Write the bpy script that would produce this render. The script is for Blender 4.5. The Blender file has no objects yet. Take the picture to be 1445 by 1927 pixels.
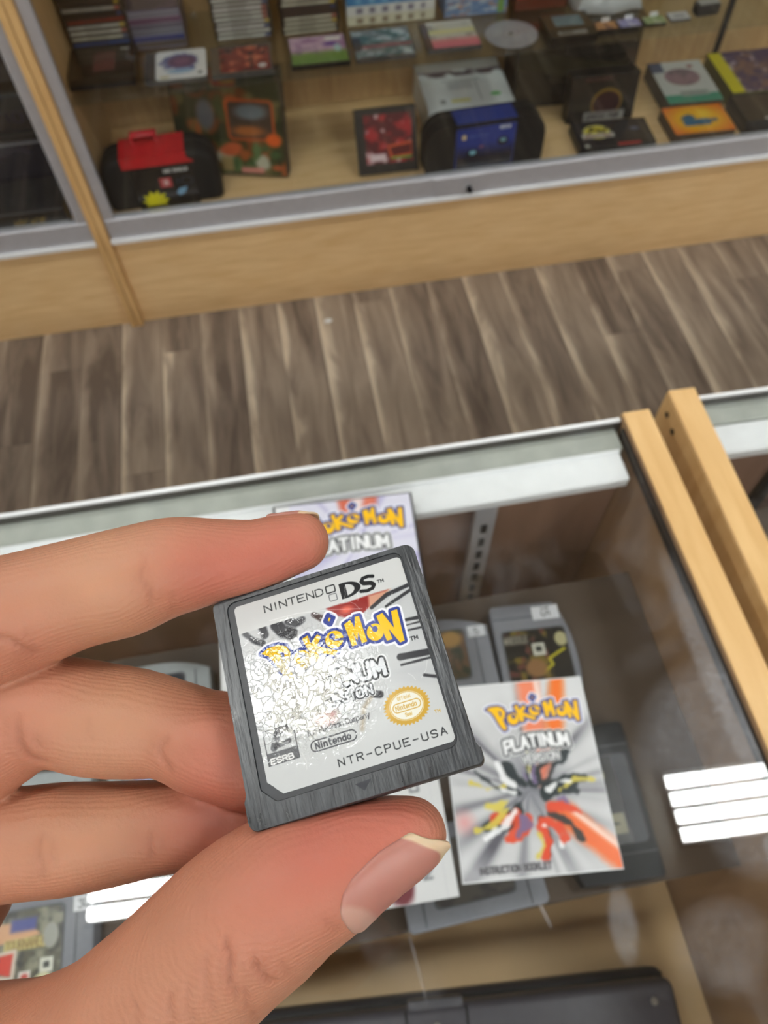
import bpy, bmesh, math, random
import numpy as np
from mathutils import Matrix, Vector
random.seed(7); np.random.seed(7)
S = bpy.context.scene
COL = S.collection

# ------------------------------------------------------------------ camera
F = 1387.0; W, H = 1445.0, 1927.0; CX, CY = W/2, H/2
RW = Matrix(((0.98461199, -0.17371327, -0.01905077),      # rows: camera right / down / forward in world axes
             (-0.15898725, -0.84518268, -0.51028353),
             (0.07254164, 0.50546012, -0.8597952)))
CAM = Vector((0, 0, 1.54))
cam = bpy.data.cameras.new('camera'); camo = bpy.data.objects.new('camera', cam); COL.objects.link(camo)
R, D, FW = Vector(RW[0]), Vector(RW[1]), Vector(RW[2])
camo.matrix_world = Matrix(((R.x, -D.x, -FW.x, CAM.x), (R.y, -D.y, -FW.y, CAM.y), (R.z, -D.z, -FW.z, CAM.z), (0, 0, 0, 1)))
cam.sensor_fit = 'VERTICAL'; cam.sensor_height = 36.0; cam.lens = F/H*36.0
cam.clip_start = 0.005
cam.dof.use_dof = True; cam.dof.focus_distance = 0.110; cam.dof.aperture_fstop = 33.0
S.camera = camo
CAMM = Matrix(((R.x, D.x, FW.x, CAM.x), (R.y, D.y, FW.y, CAM.y), (R.z, D.z, FW.z, CAM.z), (0, 0, 0, 1)))  # camera metres (x right, y down, z forward) -> world

# ------------------------------------------------------------------ light
wd = bpy.data.worlds.new('world'); S.world = wd; wd.use_nodes = True
wd.node_tree.nodes['Background'].inputs[0].default_value = (0.9, 0.95, 1, 1)
wd.node_tree.nodes['Background'].inputs[1].default_value = 0.3
TUBE = 24.0            # emission of the fluorescent tubes
S.view_settings.view_transform = 'Standard'; S.view_settings.look = 'None'
S.view_settings.gamma = 1.0; S.view_settings.use_curve_mapping = False
S.view_settings.exposure = 0.9
S.cycles.use_denoising = True
S.cycles.max_bounces = 10; S.cycles.transparent_max_bounces = 24
S.cycles.sample_clamp_indirect = 6.0

# ------------------------------------------------------------------ colour and materials
def lin(c):
    c = np.asarray(c, float)/255.0
    return np.where(c <= 0.04045, c/12.92, ((c+0.055)/1.055)**2.4)
MATS = {}
def nodes(name):
    m = bpy.data.materials.new(name); m.use_nodes = True; nt = m.node_tree
    b = nt.nodes['Principled BSDF']
    return m, nt, b
def N(nt, t, **kw):
    n = nt.nodes.new(t)
    for k, v in kw.items():
        if hasattr(n, k): setattr(n, k, v)
        else: n.inputs[k.replace('_', ' ')].default_value = v
    return n
def mat(name, col, rough=0.5, metal=0.0, var=0.06, scale=40, bump=0.0, coat=0.0, spec=0.5, stretch=(1, 1, 1), col2=None):
    """plain surface with a little procedural colour variation and relief"""
    if name in MATS: return MATS[name]
    m, nt, b = nodes(name)
    c = lin(col)
    tc = N(nt, 'ShaderNodeTexCoord'); mp = N(nt, 'ShaderNodeMapping'); mp.inputs['Scale'].default_value = stretch
    nt.links.new(tc.outputs['Object'], mp.inputs[0])
    no = N(nt, 'ShaderNodeTexNoise'); no.inputs['Scale'].default_value = scale; no.inputs['Detail'].default_value = 5
    nt.links.new(mp.outputs[0], no.inputs[0])
    rp = N(nt, 'ShaderNodeValToRGB')
    lo = c*(1-var*2) if col2 is None else lin(col2); hi = np.minimum(c*(1+var*2), 1) if col2 is None else c
    rp.color_ramp.elements[0].position = 0.3; rp.color_ramp.elements[1].position = 0.7
    rp.color_ramp.elements[0].color = (*lo, 1); rp.color_ramp.elements[1].color = (*hi, 1)
    nt.links.new(no.outputs[0], rp.inputs[0]); nt.links.new(rp.outputs[0], b.inputs['Base Color'])
    b.inputs['Roughness'].default_value = rough; b.inputs['Metallic'].default_value = metal
    b.inputs['Specular IOR Level'].default_value = spec; b.inputs['Coat Weight'].default_value = coat
    b.inputs['Coat Roughness'].default_value = 0.1
    if bump:
        bp = N(nt, 'ShaderNodeBump'); bp.inputs['Strength'].default_value = bump; bp.inputs['Distance'].default_value = 0.001
        nt.links.new(no.outputs[0], bp.inputs['Height']); nt.links.new(bp.outputs[0], b.inputs['Normal'])
    MATS[name] = m; return m
def print_mat(name, rough=0.35, coat=0.0, spec=0.5):
    if name in MATS: return MATS[name]
    m, nt, b = nodes(name)
    a = N(nt, 'ShaderNodeVertexColor'); a.layer_name = 'Col'
    nt.links.new(a.outputs[0], b.inputs['Base Color'])
    b.inputs['Roughness'].default_value = rough; b.inputs['Coat Weight'].default_value = coat; b.inputs['Specular IOR Level'].default_value = spec
    b.inputs['Coat Roughness'].default_value = 0.08
    MATS[name] = m; return m
def glass_mat(name, tint=(0.93, 0.97, 0.96), dirt=0.0, spots=()):
    """thin pane: transparent + fresnel mirror, with wiped-on dirt"""
    m, nt, b = nodes(name); nt.nodes.remove(b); out = nt.nodes['Material Output']
    tr = N(nt, 'ShaderNodeBsdfTransparent'); tr.inputs[0].default_value = (*tint, 1)
    gl = N(nt, 'ShaderNodeBsdfGlossy'); gl.inputs['Roughness'].default_value = 0.0; gl.inputs[0].default_value = (1, 1, 1, 1)
    fr = N(nt, 'ShaderNodeFresnel'); ge = N(nt, 'ShaderNodeNewGeometry')        # same reflectance on both faces of the unrefracted pane
    io = N(nt, 'ShaderNodeMapRange'); io.inputs['To Min'].default_value = 1.5; io.inputs['To Max'].default_value = 1/1.5
    nt.links.new(ge.outputs['Backfacing'], io.inputs[0]); nt.links.new(io.outputs[0], fr.inputs[0])
    mx = N(nt, 'ShaderNodeMixShader')
    nt.links.new(fr.outputs[0], mx.inputs[0]); nt.links.new(tr.outputs[0], mx.inputs[1]); nt.links.new(gl.outputs[0], mx.inputs[2])
    last = mx
    if dirt:
        di = N(nt, 'ShaderNodeBsdfDiffuse'); di.inputs[0].default_value = (0.75, 0.78, 0.85, 1)
        tc = N(nt, 'ShaderNodeTexCoord'); no = N(nt, 'ShaderNodeTexNoise'); no.inputs['Scale'].default_value = 14; no.inputs['Detail'].default_value = 8
        no.inputs['Roughness'].default_value = 0.62; no.inputs['Distortion'].default_value = 0.6
        nt.links.new(tc.outputs['Object'], no.inputs[0])
        rp = N(nt, 'ShaderNodeMapRange'); rp.inputs['From Min'].default_value = 0.53; rp.inputs['From Max'].default_value = 0.78; rp.inputs['To Max'].default_value = dirt
        nt.links.new(no.outputs[0], rp.inputs[0]); cur = rp.outputs[0]
        for (x, y, sx, sy, rot, a) in spots:          # single smudges, at their place on the pane
            mp = N(nt, 'ShaderNodeMapping'); mp.vector_type = 'TEXTURE'
            mp.inputs['Location'].default_value = (x, y, 0.965); mp.inputs['Rotation'].default_value = (0, 0, rot); mp.inputs['Scale'].default_value = (sx, sy, 0.2)
            nt.links.new(tc.outputs['Object'], mp.inputs[0])
            g = N(nt, 'ShaderNodeTexGradient'); g.gradient_type = 'SPHERICAL'; nt.links.new(mp.outputs[0], g.inputs[0])
            k = N(nt, 'ShaderNodeMath', operation='MULTIPLY'); k.inputs[1].default_value = a*2.6; nt.links.new(g.outputs[0], k.inputs[0])
            k2 = N(nt, 'ShaderNodeMath', operation='MINIMUM'); k2.inputs[1].default_value = a; nt.links.new(k.outputs[0], k2.inputs[0])
            n2 = N(nt, 'ShaderNodeTexNoise'); n2.inputs['Scale'].default_value = 220; nt.links.new(tc.outputs['Object'], n2.inputs[0])
            k3 = N(nt, 'ShaderNodeMath', operation='MULTIPLY'); nt.links.new(k2.outputs[0], k3.inputs[0]); nt.links.new(n2.outputs[0], k3.inputs[1])
            ad = N(nt, 'ShaderNodeMath', operation='ADD'); nt.links.new(cur, ad.inputs[0]); nt.links.new(k3.outputs[0], ad.inputs[1]); cur = ad.outputs[0]
        m2 = N(nt, 'ShaderNodeMixShader'); nt.links.new(cur, m2.inputs[0]); nt.links.new(mx.outputs[0], m2.inputs[1]); nt.links.new(di.outputs[0], m2.inputs[2]); last = m2
    nt.links.new(last.outputs[0], out.inputs[0]); MATS[name] = m; return m
def wood_mat(name, c1, c2, axis='X', scale=9, rough=0.45, spec=0.4):
    m, nt, b = nodes(name)
    tc = N(nt, 'ShaderNodeTexCoord'); mp = N(nt, 'ShaderNodeMapping')
    mp.inputs['Scale'].default_value = {'X': (1.2, 9, 9), 'Y': (9, 1.2, 9), 'Z': (9, 9, 1.2)}[axis]
    nt.links.new(tc.outputs['Object'], mp.inputs[0])
    no = N(nt, 'ShaderNodeTexNoise'); no.inputs['Scale'].default_value = scale; no.inputs['Detail'].default_value = 7; no.inputs['Distortion'].default_value = 0.5
    nt.links.new(mp.outputs[0], no.inputs[0])
    rp = N(nt, 'ShaderNodeValToRGB'); rp.color_ramp.elements[0].position = 0.3; rp.color_ramp.elements[1].position = 0.68
    rp.color_ramp.elements[0].color = (*lin(c2), 1); rp.color_ramp.elements[1].color = (*lin(c1), 1)
    nt.links.new(no.outputs[0], rp.inputs[0]); nt.links.new(rp.outputs[0], b.inputs['Base Color'])
    b.inputs['Roughness'].default_value = rough; b.inputs['Specular IOR Level'].default_value = spec
    MATS[name] = m; return m
def emit_mat(name, col, strength):
    m, nt, b = nodes(name)
    b.inputs['Base Color'].default_value = (0.8, 0.8, 0.8, 1)
    b.inputs['Emission Color'].default_value = (*col, 1); b.inputs['Emission Strength'].default_value = strength
    MATS[name] = m; return m
def plank_mat():
    m, nt, b = nodes('floor_plank')
    tc = N(nt, 'ShaderNodeTexCoord'); oi = N(nt, 'ShaderNodeObjectInfo')
    off = N(nt, 'ShaderNodeVectorMath', operation='ADD')
    sc = N(nt, 'ShaderNodeVectorMath', operation='SCALE'); sc.inputs['Scale'].default_value = 37.0
    cb = N(nt, 'ShaderNodeCombineXYZ'); 
    for i in range(3): nt.links.new(oi.outputs['Random'], cb.inputs[i])
    nt.links.new(cb.outputs[0], sc.inputs[0]); nt.links.new(tc.outputs['Object'], off.inputs[0]); nt.links.new(sc.outputs[0], off.inputs[1])
    mp = N(nt, 'ShaderNodeMapping'); mp.inputs['Scale'].default_value = (10, 1.3, 1); nt.links.new(off.outputs[0], mp.inputs[0])
    n1 = N(nt, 'ShaderNodeTexNoise'); n1.inputs['Scale'].default_value = 2.2; n1.inputs['Detail'].default_value = 8; n1.inputs['Distortion'].default_value = 0.8; n1.inputs['Roughness'].default_value = 0.6
    nt.links.new(mp.outputs[0], n1.inputs[0])
    mp2 = N(nt, 'ShaderNodeMapping'); mp2.inputs['Scale'].default_value = (8, 2.2, 1); nt.links.new(off.outputs[0], mp2.inputs[0])
    n2 = N(nt, 'ShaderNodeTexNoise'); n2.inputs['Scale'].default_value = 1.4; n2.inputs['Detail'].default_value = 3; n2.inputs['Distortion'].default_value = 1.2
    nt.links.new(mp2.outputs[0], n2.inputs[0])
    # the sapwood streak running along one edge of every plank
    sx = N(nt, 'ShaderNodeSeparateXYZ'); nt.links.new(tc.outputs['Object'], sx.inputs[0])
    wob = N(nt, 'ShaderNodeMath', operation='MULTIPLY_ADD'); wob.inputs[1].default_value = 0.09; nt.links.new(n2.outputs[0], wob.inputs[0]); nt.links.new(sx.outputs[0], wob.inputs[2])
    edge = N(nt, 'ShaderNodeMapRange'); edge.inputs['From Min'].default_value = 0.022; edge.inputs['From Max'].default_value = -0.012; edge.inputs['To Max'].default_value = 0.34; edge.interpolation_type = 'SMOOTHSTEP'
    nt.links.new(wob.outputs[0], edge.inputs[0])
    a1 = N(nt, 'ShaderNodeMath', operation='ADD'); nt.links.new(n1.outputs[0], a1.inputs[0]); nt.links.new(edge.outputs[0], a1.inputs[1])
    rn = N(nt, 'ShaderNodeMath', operation='MULTIPLY_ADD'); rn.inputs[1].default_value = 0.22; rn.inputs[2].default_value = -0.11; nt.links.new(oi.outputs['Random'], rn.inputs[0])
    a2 = N(nt, 'ShaderNodeMath', operation='ADD'); nt.links.new(a1.outputs[0], a2.inputs[0]); nt.links.new(rn.outputs[0], a2.inputs[1])
    rp = N(nt, 'ShaderNodeValToRGB'); cr = rp.color_ramp
    cr.elements[0].position = 0.3; cr.elements[0].color = (*lin((104, 90, 80)), 1)
    cr.elements[1].position = 0.95; cr.elements[1].color = (*lin((214, 198, 176)), 1)
    e = cr.elements.new(0.52); e.color = (*lin((144, 128, 114)), 1)
    e = cr.elements.new(0.72); e.color = (*lin((168, 151, 134)), 1)
    nt.links.new(a2.outputs[0], rp.inputs[0]); nt.links.new(rp.outputs[0], b.inputs['Base Color'])
    b.inputs['Roughness'].default_value = 0.42; b.inputs['Specular IOR Level'].default_value = 0.4
    MATS['floor_plank'] = m; return m

# ------------------------------------------------------------------ object helpers
def link(o): COL.objects.link(o); return o
def tag(o, label, cat, group=None):
    o['label'] = label; o['category'] = cat
    if group: o['group'] = group
    return o
def thing(name, label, cat, loc=(0, 0, 0), rz=0.0, group=None, rx=0.0):
    o = link(bpy.data.objects.new(name, None)); o.empty_display_size = 0.02
    o.location = loc; o.rotation_euler = (rx, 0, rz)
    return tag(o, label, cat, group)
class MB:
    """collects shapes; build() links them as one mesh object"""
    def __init__(s): s.bm = bmesh.new()
    def box(s, x0, x1, y0, y1, z0, z1, bev=0.0, seg=2):
        b = bmesh.new(); bmesh.ops.create_cube(b, size=1)
        bmesh.ops.scale(b, vec=(x1-x0, y1-y0, z1-z0), verts=b.verts); bmesh.ops.translate(b, vec=((x0+x1)/2, (y0+y1)/2, (z0+z1)/2), verts=b.verts)
        if bev: bmesh.ops.bevel(b, geom=b.edges[:], offset=bev, segments=seg, affect='EDGES', profile=0.5)
        s._add(b); return s
    def prism(s, pts, z0, z1, bev=0.0, seg=2, M=None):
        b = bmesh.new(); vs = [b.verts.new((p[0], p[1], z0)) for p in pts]
        f = b.faces.new(vs); r = bmesh.ops.extrude_face_region(b, geom=[f])
        bmesh.ops.translate(b, vec=(0, 0, z1-z0), verts=[v for v in r['geom'] if isinstance(v, bmesh.types.BMVert)])
        bmesh.ops.recalc_face_normals(b, faces=b.faces)
        if bev:
            ed = [e for e in b.edges if all(abs(v.co.z-z1) < 1e-9 for v in e.verts) or all(abs(v.co.z-z0) < 1e-9 for v in e.verts)]
            bmesh.ops.bevel(b, geom=ed, offset=bev, segments=seg, affect='EDGES', profile=0.5)
        if M is not None: bmesh.ops.transform(b, matrix=M, verts=b.verts)
        s._add(b); return s
    def cyl(s, c, r, h, axis='Z', n=16, r2=None):
        b = bmesh.new(); bmesh.ops.create_cone(b, cap_ends=True, segments=n, radius1=r, radius2=r if r2 is None else r2, depth=h)
        if axis == 'Y': bmesh.ops.rotate(b, matrix=Matrix.Rotation(math.pi/2, 3, 'X'), verts=b.verts)
        if axis == 'X': bmesh.ops.rotate(b, matrix=Matrix.Rotation(math.pi/2, 3, 'Y'), verts=b.verts)
        bmesh.ops.translate(b, vec=c, verts=b.verts); s._add(b); return s
    def raw(s, vs, fs):
        b = bmesh.new(); v = [b.verts.new(p) for p in vs]
        for f in fs: b.faces.new([v[i] for i in f])
        s._add(b); return s
    def _add(s, b):
        me = bpy.data.meshes.new('t'); b.to_mesh(me); b.free(); s.bm.from_mesh(me); bpy.data.meshes.remove(me)
    def build(s, name, m, parent=None, smooth=False, kind=None):
        me = bpy.data.meshes.new(name); s.bm.to_mesh(me); s.bm.free()
        if smooth:
            me.polygons.foreach_set('use_smooth', [True]*len(me.polygons)); me.set_sharp_from_angle(angle=math.radians(35))
        me.materials.append(m); o = link(bpy.data.objects.new(name, me))
        if parent is not None: o.parent = parent
        if kind: o['kind'] = kind
        return o
def rrect(x0, x1, y0, y1, r, n=5, rs=None):
    rs = rs or (r, r, r, r); out = []                         # corner radii: bl, br, tr, tl
    for (cx, cy, a0, rr) in ((x0, y0, 180, rs[0]), (x1, y0, 270, rs[1]), (x1, y1, 0, rs[2]), (x0, y1, 90, rs[3])):
        sx = 1 if cx == x0 else -1; sy = 1 if cy == y0 else -1
        for i in range(n+1):
            a = math.radians(a0+90*i/n); out.append((cx+sx*rr+rr*math.cos(a), cy+sy*rr+rr*math.sin(a)))
    return out

# ------------------------------------------------------------------ printed artwork: painted cell by cell, carried as flat colour on a grid mesh
FONT = {'A': [((0, 0), (2, 6), (4, 0)), ((.8, 2.2), (3.2, 2.2))], 'B': [((0, 0), (0, 6), (2.6, 6), (3.6, 5.3), (3.6, 3.9), (2.6, 3.2), (0, 3.2)), ((2.6, 3.2), (4, 2.4), (4, .8), (2.8, 0), (0, 0))],
 'C': [((4, 5), (3, 6), (1, 6), (0, 5), (0, 1), (1, 0), (3, 0), (4, 1))], 'D': [((0, 0), (0, 6), (2.4, 6), (4, 4.6), (4, 1.4), (2.4, 0), (0, 0))], 'E': [((4, 6), (0, 6), (0, 0), (4, 0)), ((0, 3.1), (3.2, 3.1))],
 'F': [((4, 6), (0, 6), (0, 0)), ((0, 3.1), (3.2, 3.1))], 'G': [((4, 5), (3, 6), (1, 6), (0, 5), (0, 1), (1, 0), (3, 0), (4, 1), (4, 2.8), (2.4, 2.8))], 'H': [((0, 0), (0, 6)), ((4, 0), (4, 6)), ((0, 3), (4, 3))],
 'I': [((2, 0), (2, 6))], 'J': [((4, 6), (4, 1), (3, 0), (1, 0), (0, 1))], 'K': [((0, 0), (0, 6)), ((4, 6), (0, 2.6)), ((1.3, 3.6), (4, 0))], 'L': [((0, 6), (0, 0), (4, 0))],
 'M': [((0, 0), (0, 6), (2, 2), (4, 6), (4, 0))], 'N': [((0, 0), (0, 6), (4, 0), (4, 6))], 'O': [((1, 0), (0, 1), (0, 5), (1, 6), (3, 6), (4, 5), (4, 1), (3, 0), (1, 0))], 'P': [((0, 0), (0, 6), (3, 6), (4, 5.2), (4, 3.6), (3, 2.8), (0, 2.8))],
 'Q': [((1, 0), (0, 1), (0, 5), (1, 6), (3, 6), (4, 5), (4, 1), (3, 0), (1, 0)), ((2.6, 1.6), (4.2, -.4))], 'R': [((0, 0), (0, 6), (3, 6), (4, 5.2), (4, 3.8), (3, 3), (0, 3)), ((2, 3), (4, 0))],
 'S': [((4, 5), (3, 6), (1, 6), (0, 5), (0, 4), (1, 3.2), (3, 2.8), (4, 2), (4, 1), (3, 0), (1, 0), (0, 1))], 'T': [((0, 6), (4, 6)), ((2, 6), (2, 0))], 'U': [((0, 6), (0, 1), (1, 0), (3, 0), (4, 1), (4, 6))],
 'V': [((0, 6), (2, 0), (4, 6))], 'W': [((0, 6), (1, 0), (2, 4), (3, 0), (4, 6))], 'X': [((0, 0), (4, 6)), ((0, 6), (4, 0))], 'Y': [((0, 6), (2, 3), (4, 6)), ((2, 3), (2, 0))], 'Z': [((0, 6), (4, 6), (0, 0), (4, 0))],
 '0': [((1, 0), (0, 1), (0, 5), (1, 6), (3, 6), (4, 5), (4, 1), (3, 0), (1, 0))], '1': [((.8, 4.8), (2, 6), (2, 0))], '2': [((0, 5), (1, 6), (3, 6), (4, 5), (4, 4), (0, 0), (4, 0))],
 '3': [((0, 6), (4, 6), (2, 3.6), (4, 2.2), (4, 1), (3, 0), (1, 0), (0, 1))], '5': [((4, 6), (.6, 6), (.3, 3.4), (2.6, 3.6), (4, 2.6), (4, 1), (3, 0), (1, 0), (0, .8))], '6': [((3.6, 6), (.6, 3.6), (0, 1.6), (1, 0), (3, 0), (4, 1.4), (3, 3), (.8, 2.8))],
 '4': [((3, 0), (3, 6), (0, 2), (4, 2))], '-': [((.4, 3), (3.6, 3))], ' ': [], '.': [((1.8, 0), (2, .2))], 'e': [((0.3, 2), (3.7, 2), (3.6, 3.2), (2.8, 4), (1.2, 4), (.2, 3), (.2, 1), (1.2, 0), (3.4, .4))],
 'i': [((2, 0), (2, 4)), ((2, 5.4), (2, 5.6))], 'n': [((.3, 0), (.3, 4)), ((.3, 3), (1.4, 4), (2.8, 4), (3.6, 3), (3.6, 0))], 't': [((1.6, 6), (1.6, .8), (2.4, 0), (3.4, 0)), ((.4, 4), (3.2, 4))],
 'd': [((3.7, 6), (3.7, 0)), ((3.7, 3), (2.6, 4), (1.2, 4), (.3, 3), (.3, 1), (1.2, 0), (2.6, 0), (3.7, 1))], 'o': [((1.2, 0), (.3, 1), (.3, 3), (1.2, 4), (2.8, 4), (3.7, 3), (3.7, 1), (2.8, 0), (1.2, 0))],
 'h': [((.3, 0), (.3, 6)), ((.3, 3), (1.4, 4), (2.8, 4), (3.6, 3), (3.6, 0))], 'k': [((.3, 0), (.3, 6)), ((3.4, 4), (.3, 1.6)), ((1.4, 2.5), (3.6, 0))], 'm': [((.2, 0), (.2, 4)), ((.2, 3.4), (1, 4), (2, 3.4), (2, 0)), ((2, 3.4), (2.9, 4), (3.8, 3.4), (3.8, 0))],
 'p': [((.3, -2), (.3, 4)), ((.3, 3), (1.4, 4), (2.8, 4), (3.7, 3), (3.7, 1), (2.8, 0), (1.4, 0), (.3, 1))], 'a': [((3.6, 0), (3.6, 3), (2.8, 4), (.8, 4)), ((3.6, 2.3), (1.2, 2.3), (.3, 1.3), (1.2, 0), (2.6, 0), (3.6, 1))],
 'y': [((.3, 4), (2, 0)), ((3.7, 4), (1.4, -2))], 'f': [((3.4, 6), (2.2, 6), (1.6, 5), (1.6, 0)), ((.5, 4), (3, 4))], 'c': [((3.6, 3.2), (2.8, 4), (1.2, 4), (.3, 3), (.3, 1), (1.2, 0), (2.8, 0), (3.6, .8))],
 'l': [((2, 0), (2, 6))], 's': [((3.6, 3.5), (2.6, 4), (1, 4), (.4, 3), (1.2, 2.2), (2.8, 1.8), (3.6, 1), (2.8, 0), (1, 0), (.3, .6))], 'r': [((.6, 0), (.6, 4)), ((.6, 2.8), (1.8, 4), (3.2, 4))]}
FONT['é'] = FONT['e']+[((2, 5), (3, 6.2))]
def hexc(c): return np.asarray(c, float)/255.0
class Cv:
    def __init__(s, w, h, nx, ny, bg=(255, 255, 255)):
        s.w, s.h, s.nx, s.ny = w, h, nx, ny
        x = (np.arange(nx)/(nx-1)-.5)*w; y = (np.arange(ny)/(ny-1)-.5)*h
        s.X, s.Y = np.meshgrid(x, y); s.c = np.empty((ny, nx, 3)); s.c[:] = hexc(bg); s.cell = max(w/(nx-1), h/(ny-1))
    def put(s, d, col, soft=0.0, a=1.0):
        k = np.clip(.5-d/(s.cell+soft), 0, 1)[..., None]*a
        s.c = s.c*(1-k)+hexc(col)*k; return s
    def mix(s, k, col): k = np.clip(k, 0, 1)[..., None]; s.c = s.c*(1-k)+hexc(col)*k; return s
    def seg(s, pts, X=None, Y=None):
        X = s.X if X is None else X; Y = s.Y if Y is None else Y
        d = np.full(X.shape, 1e9)
        for (a, b) in zip(pts[:-1], pts[1:]):
            ex, ey = b[0]-a[0], b[1]-a[1]; l = ex*ex+ey*ey+1e-12
            t = np.clip(((X-a[0])*ex+(Y-a[1])*ey)/l, 0, 1)
            d = np.minimum(d, np.hypot(X-a[0]-t*ex, Y-a[1]-t*ey))
        return d
    def poly(s, pts):
        ins = np.zeros(s.X.shape, bool); n = len(pts)
        for i in range(n):
            (x0, y0), (x1, y1) = pts[i], pts[(i+1) % n]
            if y0 != y1:
                c = ((y0 > s.Y) != (y1 > s.Y)) & (s.X < (x1-x0)*(s.Y-y0)/(y1-y0)+x0); ins ^= c
        d = s.seg(list(pts)+[pts[0]]); return np.where(ins, -d, d)
    def ell(s, x, y, rx, ry): return (np.hypot((s.X-x)/rx, (s.Y-y)/ry)-1)*min(rx, ry)
    def rect(s, x0, x1, y0, y1, r=0):
        qx = np.abs(s.X-(x0+x1)/2)-(x1-x0)/2+r; qy = np.abs(s.Y-(y0+y1)/2)-(y1-y0)/2+r
        return np.hypot(np.maximum(qx, 0), np.maximum(qy, 0))+np.minimum(np.maximum(qx, qy), 0)-r
    def text(s, t, x, y, size, wid=None, rot=0, slant=0, gap=.36, thick=None, bend=0.0):
        """distance field of stroke lettering: cap height size, letters wid wide"""
        wid = wid or size*.62; d = np.full(s.X.shape, 1e9); ca, sa = math.cos(rot), math.sin(rot); px = 0
        tot = sum(.55*wid if ch in 'I1 il.' and len(t) > 1 else wid for ch in t)+gap*wid*(len(t)-1)
        for ch in t:
            w_ = .55*wid if ch in 'I1 il.' and len(t) > 1 else wid
            for st in FONT.get(ch, FONT['O']):
                pts = []
                for (u, v) in st:
                    lx = px+(u/4*wid if w_ == wid else (u-2)/4*wid+w_/2); ly = v/6*size
                    lx += slant*ly; ly += bend*(1-((2*lx/tot-1)**2))
                    pts.append((x+lx*ca-ly*sa, y+lx*sa+ly*ca))
                if len(pts) > 1: d = np.minimum(d, s.seg(pts))
            px += w_+gap*wid
        return d
    def noise(s, sc, seed=0):
        r = np.random.RandomState(seed); out = np.zeros(s.X.shape); amp = 1; tot = 0
        for o in range(4):
            n = int(max(2, sc*2**o))+2; g = r.rand(n, n)
            u = np.clip(s.X/s.w+.5, 0, 1)*(n-1.001); v = np.clip(s.Y/s.h+.5, 0, 1)*(n-1.001); i = u.astype(int); j = v.astype(int); fu = u-i; fv = v-j
            fu = fu*fu*(3-2*fu); fv = fv*fv*(3-2*fv)
            out += amp*((g[j, i]*(1-fu)+g[j, i+1]*fu)*(1-fv)+(g[j+1, i]*(1-fu)+g[j+1, i+1]*fu)*fv); tot += amp; amp *= .5
        return out/tot
    def mesh(s, name, m, parent, at=None, inside=None, z=0.0, kind=None):
        """grid mesh; at(X,Y)->(ny,nx,3) maps the sheet to local space"""
        nx, ny = s.nx, s.ny
        P = np.stack([s.X, s.Y, np.full(s.X.shape, z)], -1) if at is None else at(s.X, s.Y)
        idx = np.arange(nx*ny).reshape(ny, nx)
        q = np.stack([idx[:-1, :-1], idx[:-1, 1:], idx[1:, 1:], idx[1:, :-1]], -1).reshape(-1, 4)
        V = P.reshape(-1, 3); C = s.c.reshape(-1, 3)
        if inside is not None:
            k = inside.reshape(-1); q = q[k[q].all(1)]; us = np.unique(q); mp = np.zeros(nx*ny, int); mp[us] = np.arange(len(us)); V, C, q = V[us], C[us], mp[q]
        me = bpy.data.meshes.new(name); me.vertices.add(len(V)); me.vertices.foreach_set('co', V.astype(np.float32).ravel())
        me.loops.add(q.size); me.loops.foreach_set('vertex_index', q.astype(np.int32).ravel())
        me.polygons.add(len(q)); me.polygons.foreach_set('loop_start', np.arange(0, q.size, 4, dtype=np.int32)); 
        me.update(calc_edges=True); me.validate()
        ca = me.color_attributes.new('Col', 'FLOAT_COLOR', 'POINT')
        L = np.concatenate([lin(np.clip(C, 0, 1)*255), np.ones((len(C), 1))], 1).astype(np.float32); ca.data.foreach_set('color', L.ravel())
        me.materials.append(m); o = link(bpy.data.objects.new(name, me))
        if parent is not None: o.parent = parent
        if kind: o['kind'] = kind
        return o
def flat(M):
    """sheet -> local space by a 4x4 matrix"""
    A = np.array(M)
    return lambda X, Y: np.stack([X*A[i, 0]+Y*A[i, 1]+A[i, 3] for i in range(3)], -1)
UP = lambda z: flat(Matrix.Translation((0, 0, z)))                       # face up
def FRONT(y, zc=0.0, xc=0.0): return flat(Matrix.Translation((xc, y, zc)) @ Matrix.Rotation(math.pi/2, 4, 'X'))   # facing -Y

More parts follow.
